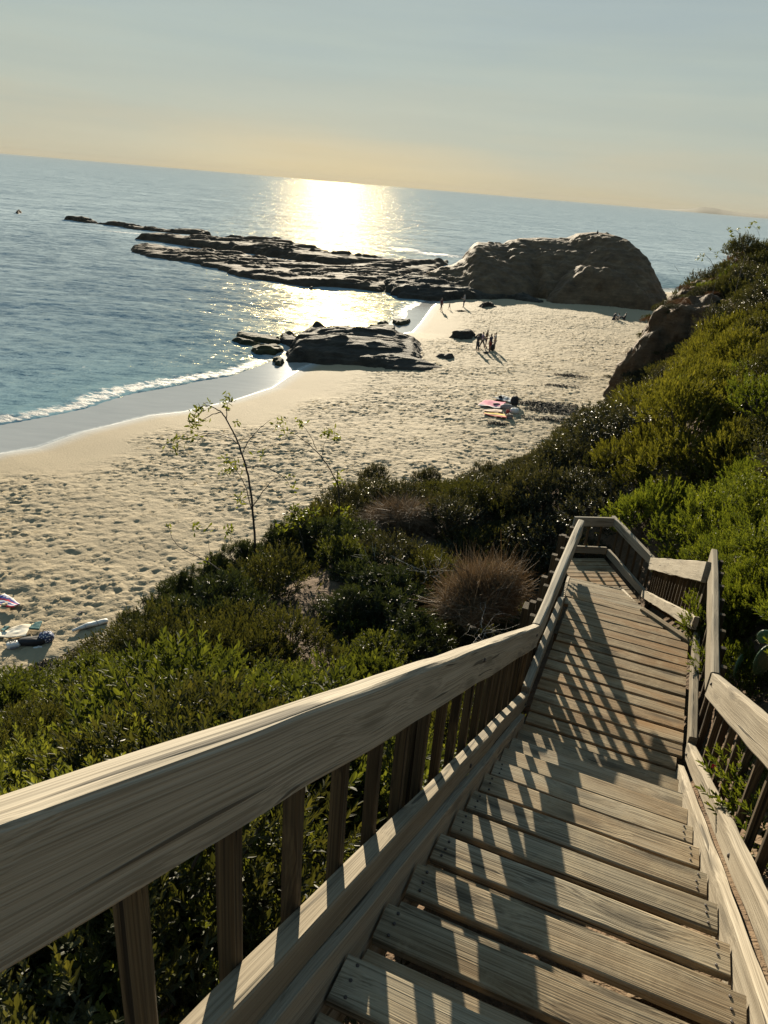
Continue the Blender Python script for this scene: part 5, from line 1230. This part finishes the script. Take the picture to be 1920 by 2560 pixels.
# ================================================================== PEOPLE
M_SKIN = plain('skin', (.30,.18,.12), .6, .08, 20, .05); M_SKIN2 = plain('tan_skin', (.20,.11,.07), .6, .08, 20, .05)
def fab(name, c): return plain(name, c, .9, .15, 30, .2)
def skin(name, V, E, R, mat, parent, root=0, sub=1):
    me = bpy.data.meshes.new(name); me.from_pydata([tuple(map(float, v)) for v in V], E, []); o = bpy.data.objects.new(name, me); COL.objects.link(o); o.parent = parent
    m = o.modifiers.new('skin', 'SKIN'); m.use_smooth_shade = True
    for i, d in enumerate(me.skin_vertices[0].data): d.radius = (R[i][0], R[i][1]) if isinstance(R[i], tuple) else (R[i], R[i]); d.use_root = (i == root)
    s = o.modifiers.new('sub', 'SUBSURF'); s.levels = s.render_levels = sub
    me.materials.append(mat); return o
def person(px, py, h, yaw, label, top, bottom, hair, skinm=None, pose='stand', long_top=False, shorts=False, arms=('down','down'), group=None, lean=0.0, haircut='short', hatm=None):
    p = onb(px, py); o = empty('person', p, label, 'person', group); o.rotation_euler = (0,0,yaw); o.scale = (h/1.75*1.16, h/1.75*1.16, h/1.75)
    skinm = skinm or M_SKIN; A = np.array
    if pose == 'sit': pel = A((0,0,.13)); up = unit(A((0,-.18+lean,1)))
    elif pose == 'kneel': pel = A((0,0,.26)); up = unit(A((0,.40,1)))
    else: pel = A((0,0,.93)); up = unit(A((0,lean,1)))
    chest = pel+up*.36; sho = pel+up*.50; neck = pel+up*.56; head = pel+up*.68+A((0,.015,0)); crown = pel+up*.80
    V = [pel, pel+up*.16, chest, sho, neck, head, crown, head+A((0,.095,-.01)), head+A((0,.055,-.075))]; R = [(.135,.10),(.125,.095),(.15,.105),(.10,.075),.052,(.075,.085),(.055,.065),.014,.035]
    E = [(0,1),(1,2),(2,3),(3,4),(4,5),(5,6),(5,7),(5,8)]
    legs = []; armsj = []
    for s in (-1, 1):
        hip = pel+A((s*.09,0,-.06))
        if pose == 'sit': kn = pel+A((s*.16,.40,.28)); an = pel+A((s*.17,.58,-.07)); toe = an+A((0,.16,-.03))
        elif pose == 'kneel': kn = pel+A((s*.12,.34,-.17)); an = pel+A((s*.12,-.06,-.20)); toe = an+A((0,-.14,-.03))
        else:
            st_ = (.22*s if pose == 'walk' else .03*s); kn = A((s*.105, st_*.6+.03, .50)); an = A((s*.12, st_, .085+(.05 if pose == 'walk' and s < 0 else 0))); toe = an+A((s*.03,.16,-.055))
        b = len(V); V += [hip, kn, an, toe]; R += [(.088,.088),.058,.042,.034]; E += [(0,b),(b,b+1),(b+1,b+2),(b+2,b+3)]; legs.append((hip, kn, an))
        sh = sho+A((s*.175,0,-.02)); k = arms[0 if s < 0 else 1]
        if k == 'down': el = sh+A((s*.06,-.02,-.29)); wr = el+A((s*.01,.07,-.25))
        elif k == 'front': el = sh+A((s*.05,.06,-.27)); wr = el+A((-s*.07,.22,.04))
        elif k == 'face': el = sh+A((s*.04,.12,-.23)); wr = head+A((s*.05,.13,-.05))
        elif k == 'out': el = sh+A((s*.17,.05,-.22)); wr = el+A((s*.13,.16,-.12))
        else: el = sh+A((s*.10,.16,-.22)); wr = el+A((-s*.10,.20,-.06))
        fd_ = unit(wr-el); sd = unit(np.cross(fd_, A((0,1,.3)))); b = len(V); V += [sh, el, wr, wr+fd_*.07]; R += [.056,.041,.029,(.038,.018)]; E += [(3,b),(b,b+1),(b+1,b+2),(b+2,b+3)]
        for i in range(4):
            f0 = wr+fd_*.085+sd*(i-1.5)*.019; L = (.055,.07,.065,.045)[i]; f1 = f0+fd_*L*.6+A((0,.008,-.006)); f2 = f0+fd_*L+A((0,.02,-.014)); c = len(V); V += [f0, f1, f2]; R += [.009,.0085,.007]; E += [(b+3,c),(c,c+1),(c+1,c+2)]
        t0 = wr+fd_*.03-sd*s*.035; c = len(V); V += [t0, t0+fd_*.045-sd*s*.012]; R += [.010,.008]; E += [(b+2,c),(c,c+1)]; armsj.append((sh, el, wr))
    skin('body', V, E, R, skinm, o)
    # shirt
    hem = pel-up*(.10 if not long_top else .38)
    V = [hem, pel+up*.14, chest, sho+up*.01]; R = [(.155,.125),(.140,.112),(.168,.122),(.112,.088)]; E = [(0,1),(1,2),(2,3)]
    for sh, el, wr in armsj:
        e2 = el if not long_top else wr-unit(wr-el)*.02; b = len(V); V += [sh, sh+(el-sh)*.7]+([e2] if long_top else []); R += [.068,.060]+([.046] if long_top else []); E += [(3,b),(b,b+1)]+([(b+1,b+2)] if long_top else [])
    skin('shirt', V, E, R, top, o)
    V = [pel+up*.07]; R = [(.142,.112)]; E = []
    for hip, kn, an in legs:
        b = len(V); e = kn if shorts else an+(kn-an)*.06; m_ = hip+(kn-hip)*.55
        V += [hip, m_]+([hip+(kn-hip)*.9] if shorts else [kn, e]); R += [.104,.088]+([.080] if shorts else [.072,.058]); E += [(0,b),(b,b+1),(b+1,b+2)]+([] if shorts else [(b+2,b+3)])
    skin('shorts' if shorts else 'trousers', V, E, R, bottom, o)
    hv = [head+A((0,-.035,.02)), crown+A((0,-.012,.012)), head+A((0,.05,.085))]; hr = [(.088,.082),(.068,.072),.045]; he = [(0,1),(1,2)]
    if haircut == 'long': hv += [head+A((0,-.075,-.12)), head+A((0,-.085,-.28))]; hr += [(.085,.05),(.06,.035)]; he += [(0,3),(3,4)]
    skin('hair' if not hatm else 'cap', hv, he, hr, hatm or hair, o)
    return o
M_HAIR = fab('dark_hair', (.015,.011,.009)); M_HAIRG = fab('grey_hair', (.25,.24,.23)); C_NAVY = fab('navy_cloth', (.015,.018,.05)); C_DENIM = fab('dark_denim', (.02,.028,.045)); C_GREY = fab('charcoal_cloth', (.045,.042,.045))
C_MAUVE = fab('mauve_cloth', (.22,.16,.22)); C_OLIVE = fab('olive_cloth', (.10,.085,.045)); C_RED = fab('dark_red_cloth', (.16,.02,.025)); C_PALE = fab('pale_cloth', (.50,.44,.38)); C_BEIGE = fab('beige_cloth', (.33,.27,.21)); C_MAROON = fab('maroon_cloth', (.07,.02,.035)); C_WHITE = fab('white_cloth', (.60,.57,.54)); C_SCARF = fab('grey_scarf_cloth', (.30,.29,.30))
person(1192, 878, 1.74, -1.1, 'standing person in a dark jacket, grey cap and dark jeans, leftmost of five', C_GREY, C_DENIM, M_HAIRG, None, 'stand', True, False, ('front','front'), None, .02, hatm=M_HAIRG)
person(1204, 871, 1.66, -1.5, 'person in a mauve top stepping behind the one in the dark jacket', C_MAUVE, C_GREY, M_HAIR, None, 'walk', False, False, ('down','front'))
person(1213, 868, 1.78, -1.9, 'tall barefoot person in an olive shirt and dark shorts at the back of the group', C_OLIVE, C_NAVY, M_HAIR, M_SKIN2, 'stand', False, True, ('front','down'), None, .06)
person(1224, 879, 1.76, .9, 'person in a navy top and dark red shorts, nearest in the group of five', C_NAVY, C_RED, M_HAIR, M_SKIN2, 'stand', False, True, ('down','front'))
person(1235, 875, 1.74, 1.5, 'person in a pale shirt and beige trousers with a hand raised to the face', C_PALE, C_BEIGE, M_HAIR, None, 'stand', False, False, ('front','face'))
bag(1230, 876, (.20,.20,.33), M_BLACK, 'black bag standing between the legs of the group of five', .2, 'backpack', 'backpack')
bag(1215, 883, (.30,.14,.08), M_BLACK, 'flat black bag lying in front of the group of five', .1, strap=False)
person(1102, 778, 1.76, -2.2, 'person in a maroon top and dark shorts walking at the water edge', C_MAROON, C_GREY, M_HAIR, M_SKIN2, 'walk', False, True, ('down','out'), hatm=M_HAIRG)
person(1123, 774, .95, 1.7, 'small child in pale clothes between two adults near the water', C_BEIGE, C_BEIGE, M_HAIR, M_SKIN2, 'walk', False, True, ('out','front'))
person(1159, 768, 1.70, 1.2, 'person in a long grey scarf and dark trousers standing near the shaded sand', C_SCARF, C_NAVY, M_HAIRG, None, 'stand', True, False, ('front','down'), haircut='long')
person(1533, 800, 1.70, -.9, 'person in dark clothes leaning forward, left of the seated trio', C_GREY, C_NAVY, M_HAIR, M_SKIN2, 'kneel', True, False, ('hold','hold'))
person(1544, 800, 1.70, .2, 'person in a white shirt sitting in the middle of the seated trio', C_WHITE, C_BEIGE, M_HAIR, M_SKIN2, 'sit', False, True, ('hold','hold'))
person(1560, 799, 1.70, 1.4, 'person in a dark top and cap sitting at the right of the trio', C_GREY, C_DENIM, M_HAIR, M_SKIN2, 'sit', False, False, ('hold','hold'), hatm=C_BEIGE)

def bird(px, py, y, L, label):
    p = atd(px, py, y); o = empty('seabird', p, label, 'bird'); m = fab('dark_feather', (.022,.018,.016)); A = np.array; s = L
    skin('body', [A(v)*s for v in ((0,0,.30),(0,.03,.45),(0,.02,.62),(0,.0,.74),(0,.04,.84),(0,.12,.83),(0,.26,.78),(0,-.10,.20),(0,-.22,.06))], [(0,1),(1,2),(2,3),(3,4),(4,5),(5,6),(0,7),(7,8)], [.17*s,.18*s,.12*s,.06*s,.065*s,.035*s,.012*s,.11*s,.04*s], m, o)
    for q in (-1, 1): skin('leg', [A(v)*s for v in ((q*.07,0,.22),(q*.08,.02,.10),(q*.08,0,.0),(q*.08,.09,.0))], [(0,1),(1,2),(2,3)], [.04*s,.018*s,.018*s,.014*s], m, o); skin('wing', [A(v)*s for v in ((q*.15,.03,.52),(q*.18,-.03,.38),(q*.13,-.14,.14))], [(0,1),(1,2)], [(.03*s,.07*s),(.03*s,.09*s),(.015*s,.03*s)], m, o)
bird(1493, 586, 125, .75, 'dark seabird perched on the very top of the headland rock')
